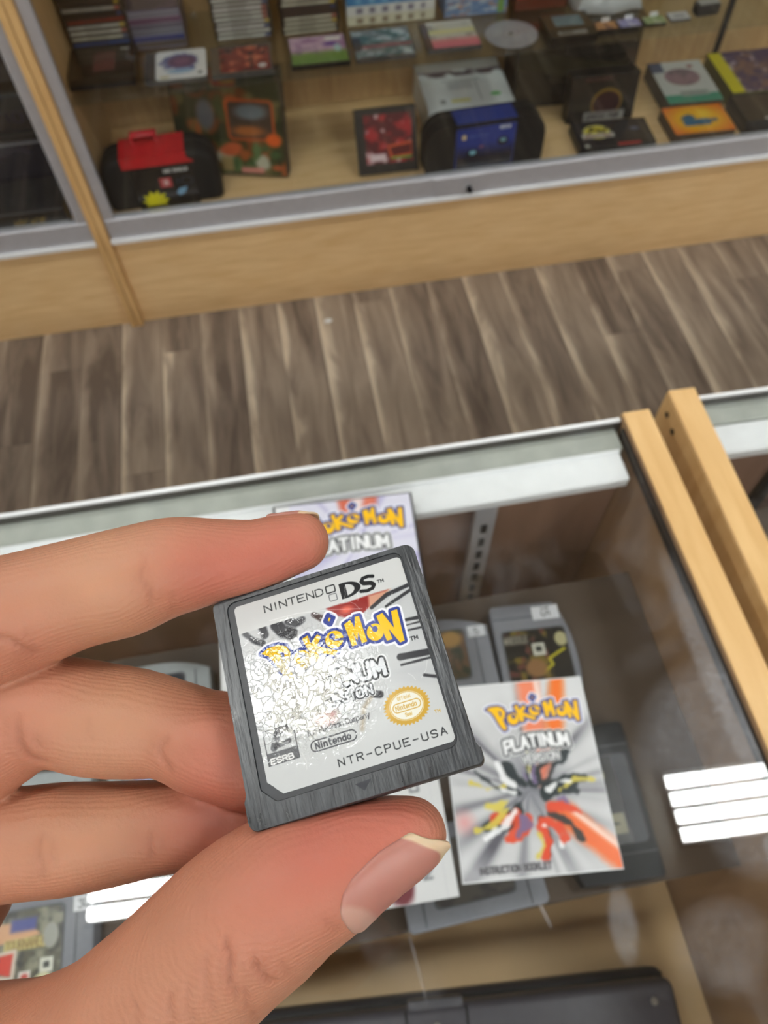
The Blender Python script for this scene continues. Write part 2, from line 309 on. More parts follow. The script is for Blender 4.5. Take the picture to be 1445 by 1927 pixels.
LOGO = {'P': [(165, 385), (215, 358), (290, 350), (340, 370), (360, 415), (345, 465), (325, 490), (350, 585), (318, 602), (285, 560), (235, 450), (210, 410)],
        'K': [(455, 345), (495, 330), (505, 385), (560, 335), (583, 358), (540, 410), (672, 470), (640, 495), (535, 452), (545, 500), (500, 515), (482, 440)],
        'M': [(752, 310), (800, 288), (816, 345), (835, 275), (864, 275), (874, 450), (836, 456), (831, 380), (812, 432), (798, 380), (802, 458), (768, 462)],
        'N': [(975, 300), (1020, 288), (1068, 400), (1080, 288), (1122, 285), (1112, 495), (1080, 502), (1032, 400), (1038, 470), (1000, 474)]}
def logo(cv, x0, x1, ymid, stretch=1.0):
    """the yellow lettering with its blue edge and white halo, between x0 and x1"""
    k = (x1-x0)/(1122-165)
    def T(p): return (x0+(p[0]-165)*k, ymid-(p[1]+.087*p[0]-505)*k*stretch)
    d = np.full(cv.X.shape, 1e9); holes = np.full(cv.X.shape, 1e9)
    for ch in LOGO.values(): d = np.minimum(d, cv.poly([T(p) for p in ch]))
    for (cx, cy, rx, ry) in ((427, 480, 60, 62), (665, 392, 62, 56), (940, 402, 56, 56)):
        p = T((cx, cy)); d = np.minimum(d, cv.ell(p[0], p[1], rx*k, ry*k*stretch))
    for (cx, cy, r) in ((436, 458, 20), (655, 372, 20), (944, 382, 19)):
        p = T((cx, cy)); holes = np.minimum(holes, cv.ell(p[0], p[1], r*k, r*k*1.1))
    holes = np.minimum(holes, cv.poly([T(p) for p in ((288, 398), (318, 408), (312, 462), (298, 455))]))
    holes = np.minimum(holes, cv.seg([T((432, 462)), T((408, 425))])-5*k)
    holes = np.minimum(holes, cv.seg([T((940, 388)), T((920, 352))])-5*k)
    holes = np.minimum(holes, cv.seg([T((664, 396)), T((735, 402))])-8*k)
    acc = cv.poly([T(p) for p in ((640, 262), (665, 228), (690, 248), (662, 285))])
    body = np.minimum(d, acc)
    cv.put(body-34*k, (236, 236, 244)); cv.put(body-20*k, (52, 66, 140)); 
    cv.put(np.maximum(d, -holes), (246, 192, 28)); cv.put(acc+10*k, (246, 192, 28)); return cv
def rays(cv, x, y, base=(238, 238, 240), dark=(150, 150, 156), n=38, seed=1, k=.8):
    r = np.random.RandomState(seed); a = np.arctan2(cv.Y-y, cv.X-x); f = np.zeros(a.shape)
    for i in range(n):
        f += np.exp(-((np.angle(np.exp(1j*(a-r.rand()*6.283))))/(.03+.07*r.rand()))**2)*(r.rand()-.25)
    cv.c[:] = hexc(base); return cv.mix(f*k, dark)

# ================================================================== SETTING
TAN = wood_mat('tan_laminate', (238, 204, 154), (224, 186, 132), 'X', 7)
TANV = wood_mat('tan_laminate_upright', (218, 176, 118), (196, 152, 96), 'Z', 7)
EDGE = wood_mat('maple_edge', (228, 188, 130), (214, 170, 110), 'Y', 8, rough=0.4)
EDGEV = wood_mat('maple_edge_upright', (220, 182, 126), (204, 162, 106), 'Z', 8, rough=0.4)
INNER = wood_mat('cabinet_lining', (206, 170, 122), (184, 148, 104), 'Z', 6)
ALU = mat('brushed_aluminium', (186, 186, 192), 0.38, 0.35, 0.02, 60)
ALUW = mat('anodised_aluminium', (244, 246, 248), 0.35, 0.1, 0.015, 50)
WALLM = mat('painted_wall', (214, 208, 198), 0.7, 0, 0.02, 5)
CEILM = mat('ceiling_tile', (216, 216, 212), 0.9, 0, 0.03, 60)
X0, X1, Y0, Y1, ZC = -6.0, 6.0, -6.0, 6.2, 3.6
SUB = mat('floor_substrate', (70, 60, 54), 0.8)
def struct(o): o['kind'] = 'structure'; return o
floor = struct(MB().box(X0, X1, Y0, Y1, -.05, -.003).build('floor', SUB))
struct(MB().box(X0, X1, Y0, Y1, ZC, ZC+.05).build('ceiling', CEILM))
struct(MB().box(X0, X1, Y1, Y1+.05, 0, ZC).build('wall_back', WALLM))
struct(MB().box(X0, X1, Y0-.05, Y0, 0, ZC).build('wall_front', WALLM))
struct(MB().box(X0-.05, X0, Y0, Y1, 0, ZC).build('wall_left', WALLM))
struct(MB().box(X1, X1+.05, Y0, Y1, 0, ZC).build('wall_right', WALLM))
# planks: one object each, sharing three meshes
PM = plank_mat(); PW = 0.1115; PMESH = {}
def plank(x, ya, yb):
    L = round(yb-ya, 3)
    if L not in PMESH:
        o = MB().box(-PW/2+.0004, PW/2-.0004, -L/2+.0004, L/2-.0004, -.003, 0, .0006, 1).build('plank', PM, floor); PMESH[L] = o.data
    else:
        o = link(bpy.data.objects.new('plank', PMESH[L])); o.parent = floor
    o.location = (x, (ya+yb)/2, 0)
joint = {-4: 1.53, -5: 1.13, -7: 1.52, -8: 1.28, 7: 1.36, 8: 1.60, -2: 1.0, 2: .8, 3: .95, 1: 1.62, 11: 1.5}
for i in range(-16, 26):
    x = .054+PW*(i+.5); j = joint.get(i, round(.45+.6*((i*0.381) % 1.0), 2) if i % 3 else 1.9)
    ys = [j-1.22*2, j-1.22, j, j+1.22]
    for a in ys:
        b = a+1.22; a2, b2 = max(a, -.4), min(b, 2.1)
        if b2-a2 > .05: plank(x, a2, b2)

# ceiling fixtures, four tubes each
TUBEM = emit_mat('fluorescent_tube', (0.98, 1.0, 0.97), TUBE); TRAY = mat('louvre_enamel', (86, 88, 90), 0.4)
def fixture(x, y, label, rz=math.radians(-3.2), group=None):
    t = thing('ceiling_light', label, 'light', (x, y, ZC), rz, group)
    m = MB(); m.box(-.31, .31, -.145, .145, -.04, 0); m.box(-.31, .31, -.145, -.136, -.068, -.04); m.box(-.31, .31, .136, .145, -.068, -.04)
    m.build('tray', TRAY, t)
    for k in range(4): MB().prism([(-.0245, 0), (-.0175, -.014), (0, -.02), (.0175, -.014), (.0245, 0)], -.305, .305, M=Matrix.Translation((0, (k-1.5)*.0665, -.045)) @ Matrix.Rotation(math.pi/2, 4, 'Y') @ Matrix.Rotation(math.pi/2, 4, 'Z')).build('tube', TUBEM, t)
fixture(-.835, .40, 'four-tube fluorescent ceiling light mirrored in the glass behind the thumb')
fixture(1.475, .27, 'four-tube fluorescent ceiling light mirrored in the glass beside the right end board')
for x, y in [(-3.15, .53), (3.78, .14)]+[(x, y) for y in (2.75, 5.0) for x in (-3.15, -.84, 1.47, 3.78)]+[(x, y) for y in (-2.0, -3.2, -4.4) for x in (-3.15, -.84, 1.47, 3.78)]:  # unseen fixtures added for more light on the wall case and floor
    fixture(x, y, 'added four-tube ceiling light out of view, brightening the shop floor and wall case', group='added ceiling lights out of view')

# ================================================================== WALL DISPLAY CASE
FY = 1.666; DK = 0.33; SH = 0.60; BY = 2.08
CLEAR = glass_mat('clear_pane', (0.97, 0.98, 0.975))
SHELFG = glass_mat('shelf_glass', (0.90, 0.935, 0.92))
BLACKM = mat('black_metal', (26, 26, 28), 0.4, 0.5)
def bay(name, label, xa, xb, side):
    t = thing(name, label, 'display case', ((xa+xb)/2, FY, 0)); ox, oy = (xa+xb)/2, FY
    def p(nm, m, *b, bev=.001): 
        return MB().box(b[0]-ox, b[1]-ox, b[2]-oy, b[3]-oy, b[4], b[5], bev, 1).build(nm, m, t)
    p('kick_panel', TAN, xa, xb, FY, FY+.018, 0, .252)
    p('kick_moulding', TAN, xa, xb, FY-.003, FY+.018, .252, .276, bev=.003)
    r = p('bottom_rail', ALU, xa, xb, FY-.006, FY+.02, .278, .346, bev=.003)
    p('rail_lip', ALUW, xa, xb, FY-.014, FY-.0062, .278, .290)
    s0, s1 = (xa, xa+.027) if side > 0 else (xb-.029, xb)
    p('frame_stile', ALU, s0, s1, FY-.005, FY+.02, .3465, 2.05, bev=.003)
    q0, q1 = (xb-.027, xb) if side > 0 else (xa, xa+.027)
    p('frame_stile', ALU, q0, q1, FY-.005, FY+.02, .3465, 2.05, bev=.003)
    p('top_rail', ALU, xa, xb, FY-.006, FY+.02, 2.05, 2.1)
    p('glass_pane', CLEAR, min(s1, q1)+.001, max(s0, q0)-.001, FY+.004, FY+.009, .347, 2.049, bev=0)
    p('deck', TAN, xa+.001, xb-.001, FY+.021, BY-.001, DK-.018, DK)
    p('back_panel', INNER, xa, xb, BY, BY+.012, 0, 2.1)
    p('top_panel', TAN, xa, xb, FY-.004, BY+.012, 2.101, 2.12)
    for xx in (xa, xb-.012): p('side_panel', INNER, xx, xx+.012, FY+.021, BY-.0005, DK, 2.099)
    for z in (SH, .93, 1.28, 1.65):
        p('glass_shelf', SHELFG, xa+.016, xb-.016, FY+.062, BY-.004, z-.006, z)
    for xx in ((1.335, xb-.03) if side > 0 else (xa+.03, -1.1)):
        p('shelf_standard', BLACKM, xx-.008, xx+.008, BY-.008, BY-.0002, DK+.01, 2.0)
        for z in (SH, .93, 1.28, 1.65): p('shelf_bracket', BLACKM, xx-.003, xx+.003, FY+.10, BY-.009, z-.022, z-.0062)
    return t, p
caseR, pR = bay('wall_display_case', 'maple and aluminium wall display case with glass front, its right-hand bay of game boxes', -.4405, 2.3, 1)
caseL, pL = bay('wall_display_case', 'left-hand bay of the wall display case, beyond the maple divider', -1.9, -.4765, -1)
dv = thing('divider_post', 'upright maple divider post of two boards between the wall case bays', 'post', (-.4585, FY, 0))
for a, b in ((-.0175, -.0007), (.0007, .0175)): MB().box(a, b, -.018, .02, 0, 2.1, .0012, 1).build('board', EDGEV, dv)
lk = MB().cyl((0, -.006, 0), .008, .012, 'Y', 14); lk.cyl((0, -.0135, 0), .0055, .004, 'Y', 12)
lko = lk.build('lock_knob', mat('dark_chrome', (60, 60, 64), 0.25, 0.9), caseR, True); lko.location = (.494-(-.4405+2.3)/2, -.012, .309)
for xx in (.515, -.02, .0): pass
MB().box(.40-.93, .53-.93, -.0095, -.0062, .292, .344, .001, 1).build('lock_plate', ALU, caseR)

# ================================================================== FRONT COUNTER
GZ = .965
CG = glass_mat('counter_glass', (0.982, 0.988, 0.988), dirt=0.05, spots=((.152, -.012, .011, .026, -.15, .14), (.1015, .003, .0012, .011, .25, .22), (.0095, -.012, .0015, .026, .1, .09), (.276, .03, .05, .035, .3, .10), (.262, .105, .07, .05, .5, .10), (.283, .135, .014, .13, 0.02, .16), (.285, .012, .022, .02, .5, .25), (.214, -.035, .04, .03, .2, .07)))
COUNT = wood_mat('counter_lining', (168, 134, 100), (146, 113, 84), 'Z', 5, rough=0.5)
DOORM = wood_mat('sliding_door_board', (150, 116, 98), (128, 97, 82), 'Z', 4, rough=0.35)
SEAL = mat('dark_seal', (52, 46, 42), 0.6)
ct = thing('glass_counter', 'glass-topped display counter under the hand, aluminium edged with a maple end board', 'counter', (-.65, .1, 0))
def pc(nm, m, *b, bev=.0006, t=ct, o=(-.65, .1)):
    return MB().box(b[0]-o[0], b[1]-o[0], b[2]-o[1], b[3]-o[1], b[4], b[5], bev, 1).build(nm, m, t)
CL, CR, CN, CF = -1.7, .2935, -.26, .40
g = pc('glass_top', CG, CL+.02, CR-.0035, CN, CF-.006, GZ-.006, GZ, bev=0)
g.location = (-(-.65), -.1, 0); g.data.transform(Matrix.Translation((-.65, .1, 0)))     # keeps the pane's own coordinates in metres from the counter's corner
pc('seal', SEAL, CR-.0033, CR-.0002, CN, CF-.012, GZ-.012, GZ-.0005, bev=0)
pc('frame_lip', ALUW, CL, CR-.001, CF-.0035, CF, GZ-.05, GZ+.002)
pc('frame_gap', SEAL, CL, CR-.001, CF-.0056, CF-.0037, GZ-.04, GZ-.001, bev=0)
pc('frame_ledge', mat('grey_ledge', (176, 180, 172), 0.45, 0.2), CL+.02, CR-.006, CF-.030, CF-.0058, GZ-.03, GZ-.0075)
pc('door_track', ALUW, CL+.02, CR-.010, CF-.064, CF-.0305, GZ-.022, GZ-.0085, bev=.002)
pc('door_track', ALUW, CL+.02, CR-.010, CF-.034, CF-.0305, GZ-.0083, GZ-.0063, bev=.0005)
pc('end_board', COUNT, CR, CR+.0265, CN-.02, CF, 0, GZ+.006)
pc('edge_band', EDGE, CR-.0002, CR+.0267, CN-.02, CF+.0006, GZ+.0062, GZ+.0082)
pc('edge_band', EDGEV, CR-.0002, CR+.0267, CF+.0002, CF+.0012, 0, GZ+.006)
pc('end_board', COUNT, CL, CL+.019, CN-.02, CF, 0, GZ+.004)
pc('sliding_door', DOORM, CL+.02, -.45, CF-.050, CF-.045, .47, GZ-.023)
pc('sliding_door', DOORM, -.5, CR-.001, CF-.040, CF-.035, .47, GZ-.023)
pc('front_glass', CLEAR, CL+.02, CR-.001, CN, CN+.006, .10, GZ-.0065, bev=0)
DZ = .65
pc('deck', mat('deck_board', (222, 188, 140), .5, 0, .06, 8), CL+.02, CR-.001, CN+.007, CF-.052, DZ-.018, DZ)
pc('kick_panel', TAN, CL+.02, CR-.001, CF-.02, CF-.002, 0, .468)
st = pc('shelf_standard', ALU, .138, .160, CF-.0585, CF-.0505, DZ+.002, GZ-.024)
for z in np.arange(DZ+.05, GZ-.05, .028): 
    o = MB().box(-.003, .003, -.001, .001, -.007, .007).build('slot', BLACKM, st); o.location = (.149+.65, CF-.0592-.1, z)
SZ = .851
pc('shelf_board', mat('shelf_brown', (82, 67, 54), .55, 0, .05, 6), CL+.0195, CR-.0005, .010, .288, SZ-.014, SZ)
# the neighbour unit
ct2 = thing('glass_counter', 'neighbouring glass counter at the right edge, its maple end board with two screw holes', 'counter', (.9, .1, 0), math.radians(-1.2))
def p2(nm, m, *b, bev=.0006): return pc(nm, m, *b, bev=bev, t=ct2, o=(.9, .1))
QL, QR = .3375, 1.6
p2('end_board', COUNT, QL, QL+.0265, CN-.02, CF+.003, 0, GZ+.010)
p2('edge_band', EDGE, QL-.0002, QL+.0267, CN-.02, CF+.0036, GZ+.0102, GZ+.0122)
p2('edge_band', EDGEV, QL-.0008, QL-.0002, CN-.02, CF+.003, .60, GZ+.010)
p2('edge_band', EDGEV, QL-.0002, QL+.0267, CF+.0032, CF+.0042, 0, GZ+.010)
for y, z in ((CF-.012, GZ-.006), (CF-.030, GZ-.010)):
    o = MB().cyl((0, 0, 0), .0032, .0012, 'X', 12).build('screw_hole', BLACKM, ct2); o.location = (QL-.0009-.9, y-.1, z)
q0 = QL+.0268
p2('glass_top', glass_mat('second_counter_glass', (0.982, 0.988, 0.988), dirt=0.05), q0, QR-.02, CN, CF-.006, GZ-.006, GZ, bev=0)
p2('frame_lip', ALUW, q0, QR, CF-.0035, CF, GZ-.05, GZ+.002)
p2('frame_gap', SEAL, q0, QR, CF-.0056, CF-.0037, GZ-.04, GZ-.001, bev=0)
p2('frame_ledge', MATS['grey_ledge'], q0, QR-.02, CF-.030, CF-.0058, GZ-.03, GZ-.0075)
p2('door_track', ALUW, q0, QR-.02, CF-.064, CF-.0305, GZ-.022, GZ-.0085, bev=.002)
p2('sliding_door', DOORM, q0, QR-.02, CF-.045, CF-.040, .47, GZ-.023)
p2('end_board', COUNT, QR-.0195, QR, CN-.02, CF, 0, GZ+.004)
p2('front_glass', CLEAR, q0, QR-.02, CN, CN+.006, .10, GZ-.0065, bev=0)
p2('deck', MATS['deck_board'], q0, QR-.02, CN+.007, CF-.047, DZ-.018, DZ)
p2('kick_panel', TAN, q0, QR-.02, CF-.02, CF-.002, 0, .468)
p2('shelf_board', MATS['shelf_brown'], q0+.001, QR-.021, -.004, .325, SZ-.014, SZ)
o = MB().box(-.008, .008, -.003, .003, -.24, .24).build('shelf_standard', BLACKM, ct2); o.location = (.47-.9, CF-.049-.1, .735)

# ================================================================== GOODS IN THE WALL CASE
PR = print_mat('printed_card', 0.4, 0.0, 0.4); PG = print_mat('printed_gloss', 0.25, 0.4)
BLK = mat('black_card', (15, 15, 17), 0.35, 0, 0.05, 30); DARK = mat('black_plastic', (13, 13, 14), 0.3, 0, 0.05, 40)
NYL = mat('black_nylon', (10, 10, 11), 0.75, 0, 0.25, 900, 0.25)
WHT = mat('white_card', (222, 225, 227), 0.45, 0, 0.02, 20); GREYP = mat('grey_plastic', (126, 128, 134), 0.5, 0, 0.03, 200, 0.05)
CLEARP = mat('smoky_jewel_plastic', (74, 72, 71), 0.2, 0, 0.05, 20)
def blobs(cv, cols, n, seed, rmin, rmax, soft=.004):
    r = np.random.RandomState(seed)
    for i in range(n):
        x, y = (r.rand()-.5)*cv.w, (r.rand()-.5)*cv.h; a, b = rmin+r.rand(2)*(rmax-rmin)
        w = cv.noise(6, seed+i)
        cv.put(cv.ell(x, y, a, b)+(w-.5)*rmin*1.6, cols[r.randint(len(cols))], soft, .85)
    return cv
def lying(name, label, x, y, z, w, d, h, col, art, rz=0.0, group=None, m=PR, res=64, cat='game box', margin=.0, front=None, rx=0.0):
    """flat box lying face up; art(canvas) paints the cover on its top, front(canvas) the edge facing out"""
    t = thing(name, label, cat, (x, y, z), rz, group, rx)
    MB().box(-w/2, w/2, -d/2, d/2, 0, h, .0012, 2).build('case_shell', col, t)
    if art:
        cv = Cv(w-2*margin, d-2*margin, res, max(8, int(res*(d-2*margin)/(w-2*margin)))); art(cv); cv.mesh('cover_print', m, t, UP(h+.0003))
    if front:
        cv = Cv(w*.98, h*.9, res, max(6, int(res*h/w))); front(cv); cv.mesh('spine_print', m, t, FRONT(-d/2-.0003, h/2))
    return t
def standing(name, label, x, y, z, w, d, h, col, art, rz=0.0, lean=0.0, m=PR, res=72, cat='game box', top=None, group=None):
    """box standing up, cover facing the aisle, leaning back by lean"""
    t = thing(name, label, cat, (x, y, z+d*math.sin(lean)+.0002), rz, group, -lean)
    MB().box(-w/2, w/2, 0, d, 0, h, .0012, 2).build('carton', col, t)
    if art: cv = Cv(w*.985, h*.985, res, int(res*h/w)); art(cv); cv.mesh('cover_print', m, t, FRONT(-.0003, h/2))
    if top: cv = Cv(w*.985, d*.96, res, max(8, int(res*d/w))); top(cv); cv.mesh('top_print', m, t, flat(Matrix.Translation((0, d/2, h+.0003))))
    return t

# black carrying case with the red handle band
def carry_case(name, label, x, y, rz, w, d, h, sleeve, r=.055):
    t = thing(name, label, 'carrying case', (x, y, DK), rz)
    M = Matrix.Translation((0, d/2, 0)) @ Matrix.Rotation(math.pi/2, 4, 'X')
    MB().prism(rrect(-w/2, w/2, 0, h, r, 7, (.018, .018, r, r)), 0, d, .016, 4, M @ Matrix.Translation((0, 0, -0))).build('shell', NYL, t, True)
    MB().prism(rrect(-w/2-.0008, w/2+.0008, -.0004+.001, h+.0008, r, 7, (.018, .018, r, r)), d*.42, d*.5, .0008, 1, M).build('zip', DARK, t, True)
    sleeve(t, w, d, h); return t
def sleeve1(t, w, d, h):
    red = mat('red_band', (196, 22, 36), 0.35)
    b = MB(); b.box(-.085, .072, -d/2-.0012, d/2-.004, h-.0002, h+.0016, .0005, 1); b.build('band_top', red, t)
    b = MB(); b.prism([(-.085, h-.026), (.088, h-.026), (.072, h-.013), (.072, h+.0016), (-.085, h+.0016)], 0, .002, M=Matrix.Translation((0, -d/2-.0006, 0)) @ Matrix.Rotation(math.pi/2, 4, 'X')); b.build('band_front', red, t)
    b = MB(); b.box(-.052, .012, .004, .026, h+.0195, h+.0265, .003, 3); b.box(-.052, -.046, .006, .024, h+.0018, h+.022, .001, 1); b.box(.006, .012, .006, .024, h+.0018, h+.022, .001, 1); b.build('handle', mat('red_rubber', (206, 44, 56), 0.25, coat=.5), t, True)
    cv = Cv(.15, h-.034, 120, 120, (20, 20, 22))
    cv.put(cv.text('CARRYING CASE', -.03+.005, .046, .0065, .0042), (120, 76, 40)); d_ = cv.text('GAME TRAVELER', .005, .034+.005, .0075, .0034)-.0009; cv.put(d_, (235, 235, 235))
    cv.put(cv.rect(-.012, .018, .000, .026, .002), (186, 70, 76)); cv.put(np.minimum(np.abs(cv.rect(-.002, .0015, .006, .02, .0015))-.0008, cv.rect(.004, .0085, .006, .02, .0015)), (240, 225, 225))
    cv.put(cv.poly([(.022, -.018), (.032, -.006), (.052, -.004), (.044, -.020), (.030, -.026)]), (118, 164, 200))
    cv.put(np.abs(cv.ell(.055, .012, .014, .01))-.0012, (60, 72, 84)); cv.put(cv.rect(.03, .034, .004, .02), (50, 62, 74))
    cv.mesh('sleeve_print', PG, t, FRONT(-d/2-.0004, (h-.034)/2+.002, .005))
    pts = []
    for i in range(20):
        a = math.pi*2*i/20; r = .034 if i % 2 == 0 else .021; pts.append((r*math.cos(a), r*.85*math.sin(a)))
    pts = [(p[0], max(p[1], -.012)) for p in pts]
    MB().prism(pts, 0, .0008, M=Matrix.Translation((-.028, -d/2-.0008, .024)) @ Matrix.Rotation(math.pi/2, 4, 'X')).build('starburst_sticker', mat('yellow_sticker', (222, 214, 12), 0.5), t)
carry_case('carrying_case', 'black zip carrying case with a red band, red handle and yellow starburst sticker', -.278, 1.746, math.radians(1), .285, .085, .142, sleeve1)
def sleeve2(t, w, d, h):
    M = Matrix.Translation((0, -d/2-.0005, 0)) @ Matrix.Rotation(math.pi/2, 4, 'X')
    MB().prism(rrect(-.080, .075, .012, h-.012, .004, 3), -.001, .002, M=M).build('card_sleeve', mat('blue_sleeve', (36, 58, 136), 0.35), t)
    MB().box(-.080, .075, -d/2-.002, d/2-.02, h+.0002, h+.0016, .0004, 1).build('sleeve_top', MATS['blue_sleeve'], t)
    cv = Cv(.15, h-.03, 110, 100, (38, 60, 142)); cv.mix(np.clip((.012-cv.Y)/.04, 0, 1), (24, 26, 40))
    cv.put(cv.rect(.034, .062, .044, .053, .001), (225, 228, 235)); cv.put(cv.text('CASE', .038, .0462, .005, .004)-.0004, (40, 60, 140))
    cv.put(cv.rect(-.062, -.052, .027, .040, .003), (226, 200, 150)); cv.put(cv.text('CONTROLLER CASE', -.045, .030, .006, .0026), (150, 170, 214))
    cv.put(cv.ell(-.032, -.012, .016, .010), (30, 32, 40)); cv.put(cv.ell(-.032, -.010, .009, .006), (130, 190, 210)); cv.put(cv.ell(.045, .012, .014, .011), (28, 30, 38)); cv.put(cv.ell(.046, .014, .008, .005), (120, 170, 190))
    cv.put(cv.ell(-.01, .004, .006, .003), (150, 90, 110)); cv.put(cv.text('FITS ONE CONTROLLER', -.05, -.052, .005, .0034), (150, 156, 166))
    cv.mesh('sleeve_print', PG, t, FRONT(-d/2-.0029, h/2, -.0025))
carry_case('carrying_case', 'black zip carrying case in a blue card sleeve, beside the dark-framed red game', .537, 1.727, math.radians(2), .312, .078, .136, sleeve2)

def art_jungle(cv):
    cv.c[:] = hexc((58, 58, 32)); blobs(cv, [(70, 78, 40), (120, 60, 26), (40, 46, 26), (170, 88, 40), (112, 100, 60)], 90, 3, .006, .030)
    cv.put(cv.rect(-.03, .03, .085, .125, .01), (168, 52, 24)); cv.put(cv.ell(.01, .10, .022, .01), (190, 140, 40), .003)
    cv.put(cv.ell(-.055, .02, .022, .035), (96, 98, 104), .006)
    cv.put(np.abs(cv.rect(.0, .115, -.035, .055, .01))-.003, (196, 84, 34)); cv.put(cv.rect(.003, .112, -.032, .052, .008), (74, 58, 48)); cv.put(cv.ell(.06, .03, .04, .018), (108, 116, 122), .006); cv.put(cv.ell(.05, -.015, .04, .012), (170, 100, 50), .006)
    cv.put(cv.ell(.112, -.035, .02, .016), (222, 96, 34), .003)
    blobs(cv, [(90, 110, 70), (74, 90, 58), (190, 190, 170)], 0, 5, .01, .02)
    r = np.random.RandomState(5)
    for i in range(14): cv.put(cv.ell(-.02+r.rand()*.14, -.05-r.rand()*.055, .01+r.rand()*.018, .006+r.rand()*.012), [(84, 112, 66), (66, 92, 54), (178, 178, 160), (190, 90, 50)][r.randint(4)], .003)
    cv.put(cv.rect(.02, .08, -.118, -.104, .003), (200, 130, 120)); cv.put(cv.rect(-.03, .0, -.115, -.08), (150, 130, 84))
standing('game_box', 'large jungle-green and orange picture box leaning behind the red-banded carrying case', -.103, 1.790, DK, .28, .040, .250, mat('dark_box', (52, 40, 26), 0.5), art_jungle, math.radians(-16), math.radians(12))
def art_red(cv):
    cv.c[:] = hexc((44, 38, 34)); A = cv.rect(-.055, .065, -.05, .062)
    sub = (90, 26, 30); cv.put(A, sub); k = (A < 0)*1.0
    n = cv.noise(6, 8); cv.mix(k*np.clip((n-.45)*4, 0, .9), (176, 40, 44)); n = cv.noise(8, 9); cv.mix(k*np.clip((n-.62)*6, 0, .9), (206, 178, 180))
    cv.put(cv.poly([(.006, -.042), (.062, -.036), (.062, -.004), (.0, -.010)]), (206, 84, 40)); cv.put(cv.poly([(.012, -.036), (.06, -.031), (.06, -.010), (.006, -.015)]), (96, 26, 24)); cv.put(cv.rect(.008, .062, -.043, -.038), (80, 160, 60)); cv.put(cv.rect(-.045, -.005, -.045, -.028, .004), (220, 200, 205), .003)
standing('game_box', 'dark-framed game with red battle artwork, left of the blue-sleeved case', .293, 1.712, DK, .155, .028, .150, mat('charcoal_box', (52, 50, 46), 0.4), art_red, math.radians(-1), math.radians(24))
def art_white2(cv):
    X, Y = cv.X, cv.Y; cv.X, cv.Y = X*.88, Y*1.18; art_white(cv); cv.X, cv.Y = X, Y
def art_white(cv):
    cv.c[:] = hexc((236, 240, 242)); n = cv.noise(7, 4); cv.mix(np.clip(1.2-np.abs(cv.Y-.062)/.022, 0, 1)*np.clip((n-.4)*6, 0, .9), (58, 36, 48))
    cv.put(cv.rect(-.05, .04, .018, .021), (80, 84, 90)); cv.put(cv.rect(-.04, .02, -.03, .012, .003), (208, 212, 216), .004); cv.put(cv.rect(-.042, .002, -.098, -.082), (232, 226, 140)); cv.put(cv.ell(.066, -.072, .012, .009), (60, 190, 70)); cv.put(cv.rect(.028, .030, -.095, .01), (130, 136, 140)); cv.put(cv.text('3', -.068, -.098, .016, .010)-.002, (70, 76, 80))
lying('game_box', 'white game box with yellow price tag and green dot behind the blue-sleeved case', .538, 1.942, DK, .232, .222, .088, WHT, art_white2, math.radians(-1), m=PR, res=90)
def art_bigblack(cv):
    cv.c[:] = hexc((34, 33, 31)); n = cv.noise(5, 14); cv.mix(np.clip((n-.5)*2, 0, .5), (70, 62, 48)); cv.put(cv.text('DELUXE', -.06, .075, .014, .010), (150, 150, 150)); cv.mix(np.clip(1-np.abs(cv.Y+.01+.2*cv.X)/.03, 0, .3), (96, 88, 52))  # diagonal plastic-wrap highlight painted as a lighter band
standing('game_box', 'big black wrapped carton standing behind the boxes with the dinosaur emblem', .845, 1.925, DK, .33, .13, .215, BLK, art_bigblack, math.radians(-3), math.radians(2), m=PG)
def jp(cv, x, y, s, col, bone):
    cv.put(cv.ell(x, y, .036*s, .03*s), col); cv.put(-(cv.Y-(y-.006*s))+0*cv.X, (30, 30, 36)) if False else None
    cv.put(np.maximum(np.abs(cv.ell(x, y, .034*s, .028*s))-.0016*s, y-.008*s-cv.Y), bone)
    for p in ([(-.024, -.004), (-.012, .008), (.004, .010), (.018, .002), (.028, .012)], [(-.012, .008), (-.016, .018), (-.006, .020)], [(.004, .010), (.006, -.004)], [(.014, .005), (.018, -.006)]):
        cv.put(cv.seg([(x+a*s, y+b*s) for a, b in p])-.0026*s, (20, 20, 22))
    cv.put(cv.rect(x-.043*s, x+.043*s, y-.026*s, y-.006*s, .002*s), (206, 206, 196)); cv.put(cv.text('JURASSIC PARK', x-.039*s, y-.022*s, .011*s, .0046*s)-.0008*s, (120, 60, 50))
def art_jp1(cv):
    cv.c[:] = hexc((36, 35, 34)); cv.put(cv.ell(.012, -.012, .042, .036), (150, 120, 50)); cv.put(cv.ell(.012, -.014, .038, .032), (54, 26, 30)); cv.put(-1*(-(cv.Y+.034))*1.0 if False else cv.rect(-.046, .066, -.058, -.034, .003), (150, 148, 144)); cv.put(cv.text('JURASSIC PARK', -.042, -.052, .013, .0058)-.001, (40, 36, 38)); cv.put(cv.text('VIDEO GAME', -.055, .044, .010, .006)-.0004, (130, 70, 70))
standing('game_box', 'black box standing upright with a dim oval dinosaur-park emblem, behind the lying one', .898, 1.828, DK, .185, .045, .118, BLK, art_jp1, math.radians(-2), math.radians(8), m=PG)
def art_jp2(cv):
    cv.c[:] = hexc((28, 28, 36)); jp(cv, -.042, .008, 1.0, (212, 196, 60), (214, 206, 150)); cv.put(cv.rect(.0, .062, -.062, -.045), (176, 34, 44)); cv.put(cv.ell(.062, .012, .014, .008), (96, 100, 120), .004); cv.put(cv.ell(-.082, -.05, .006, .006), (210, 210, 200))
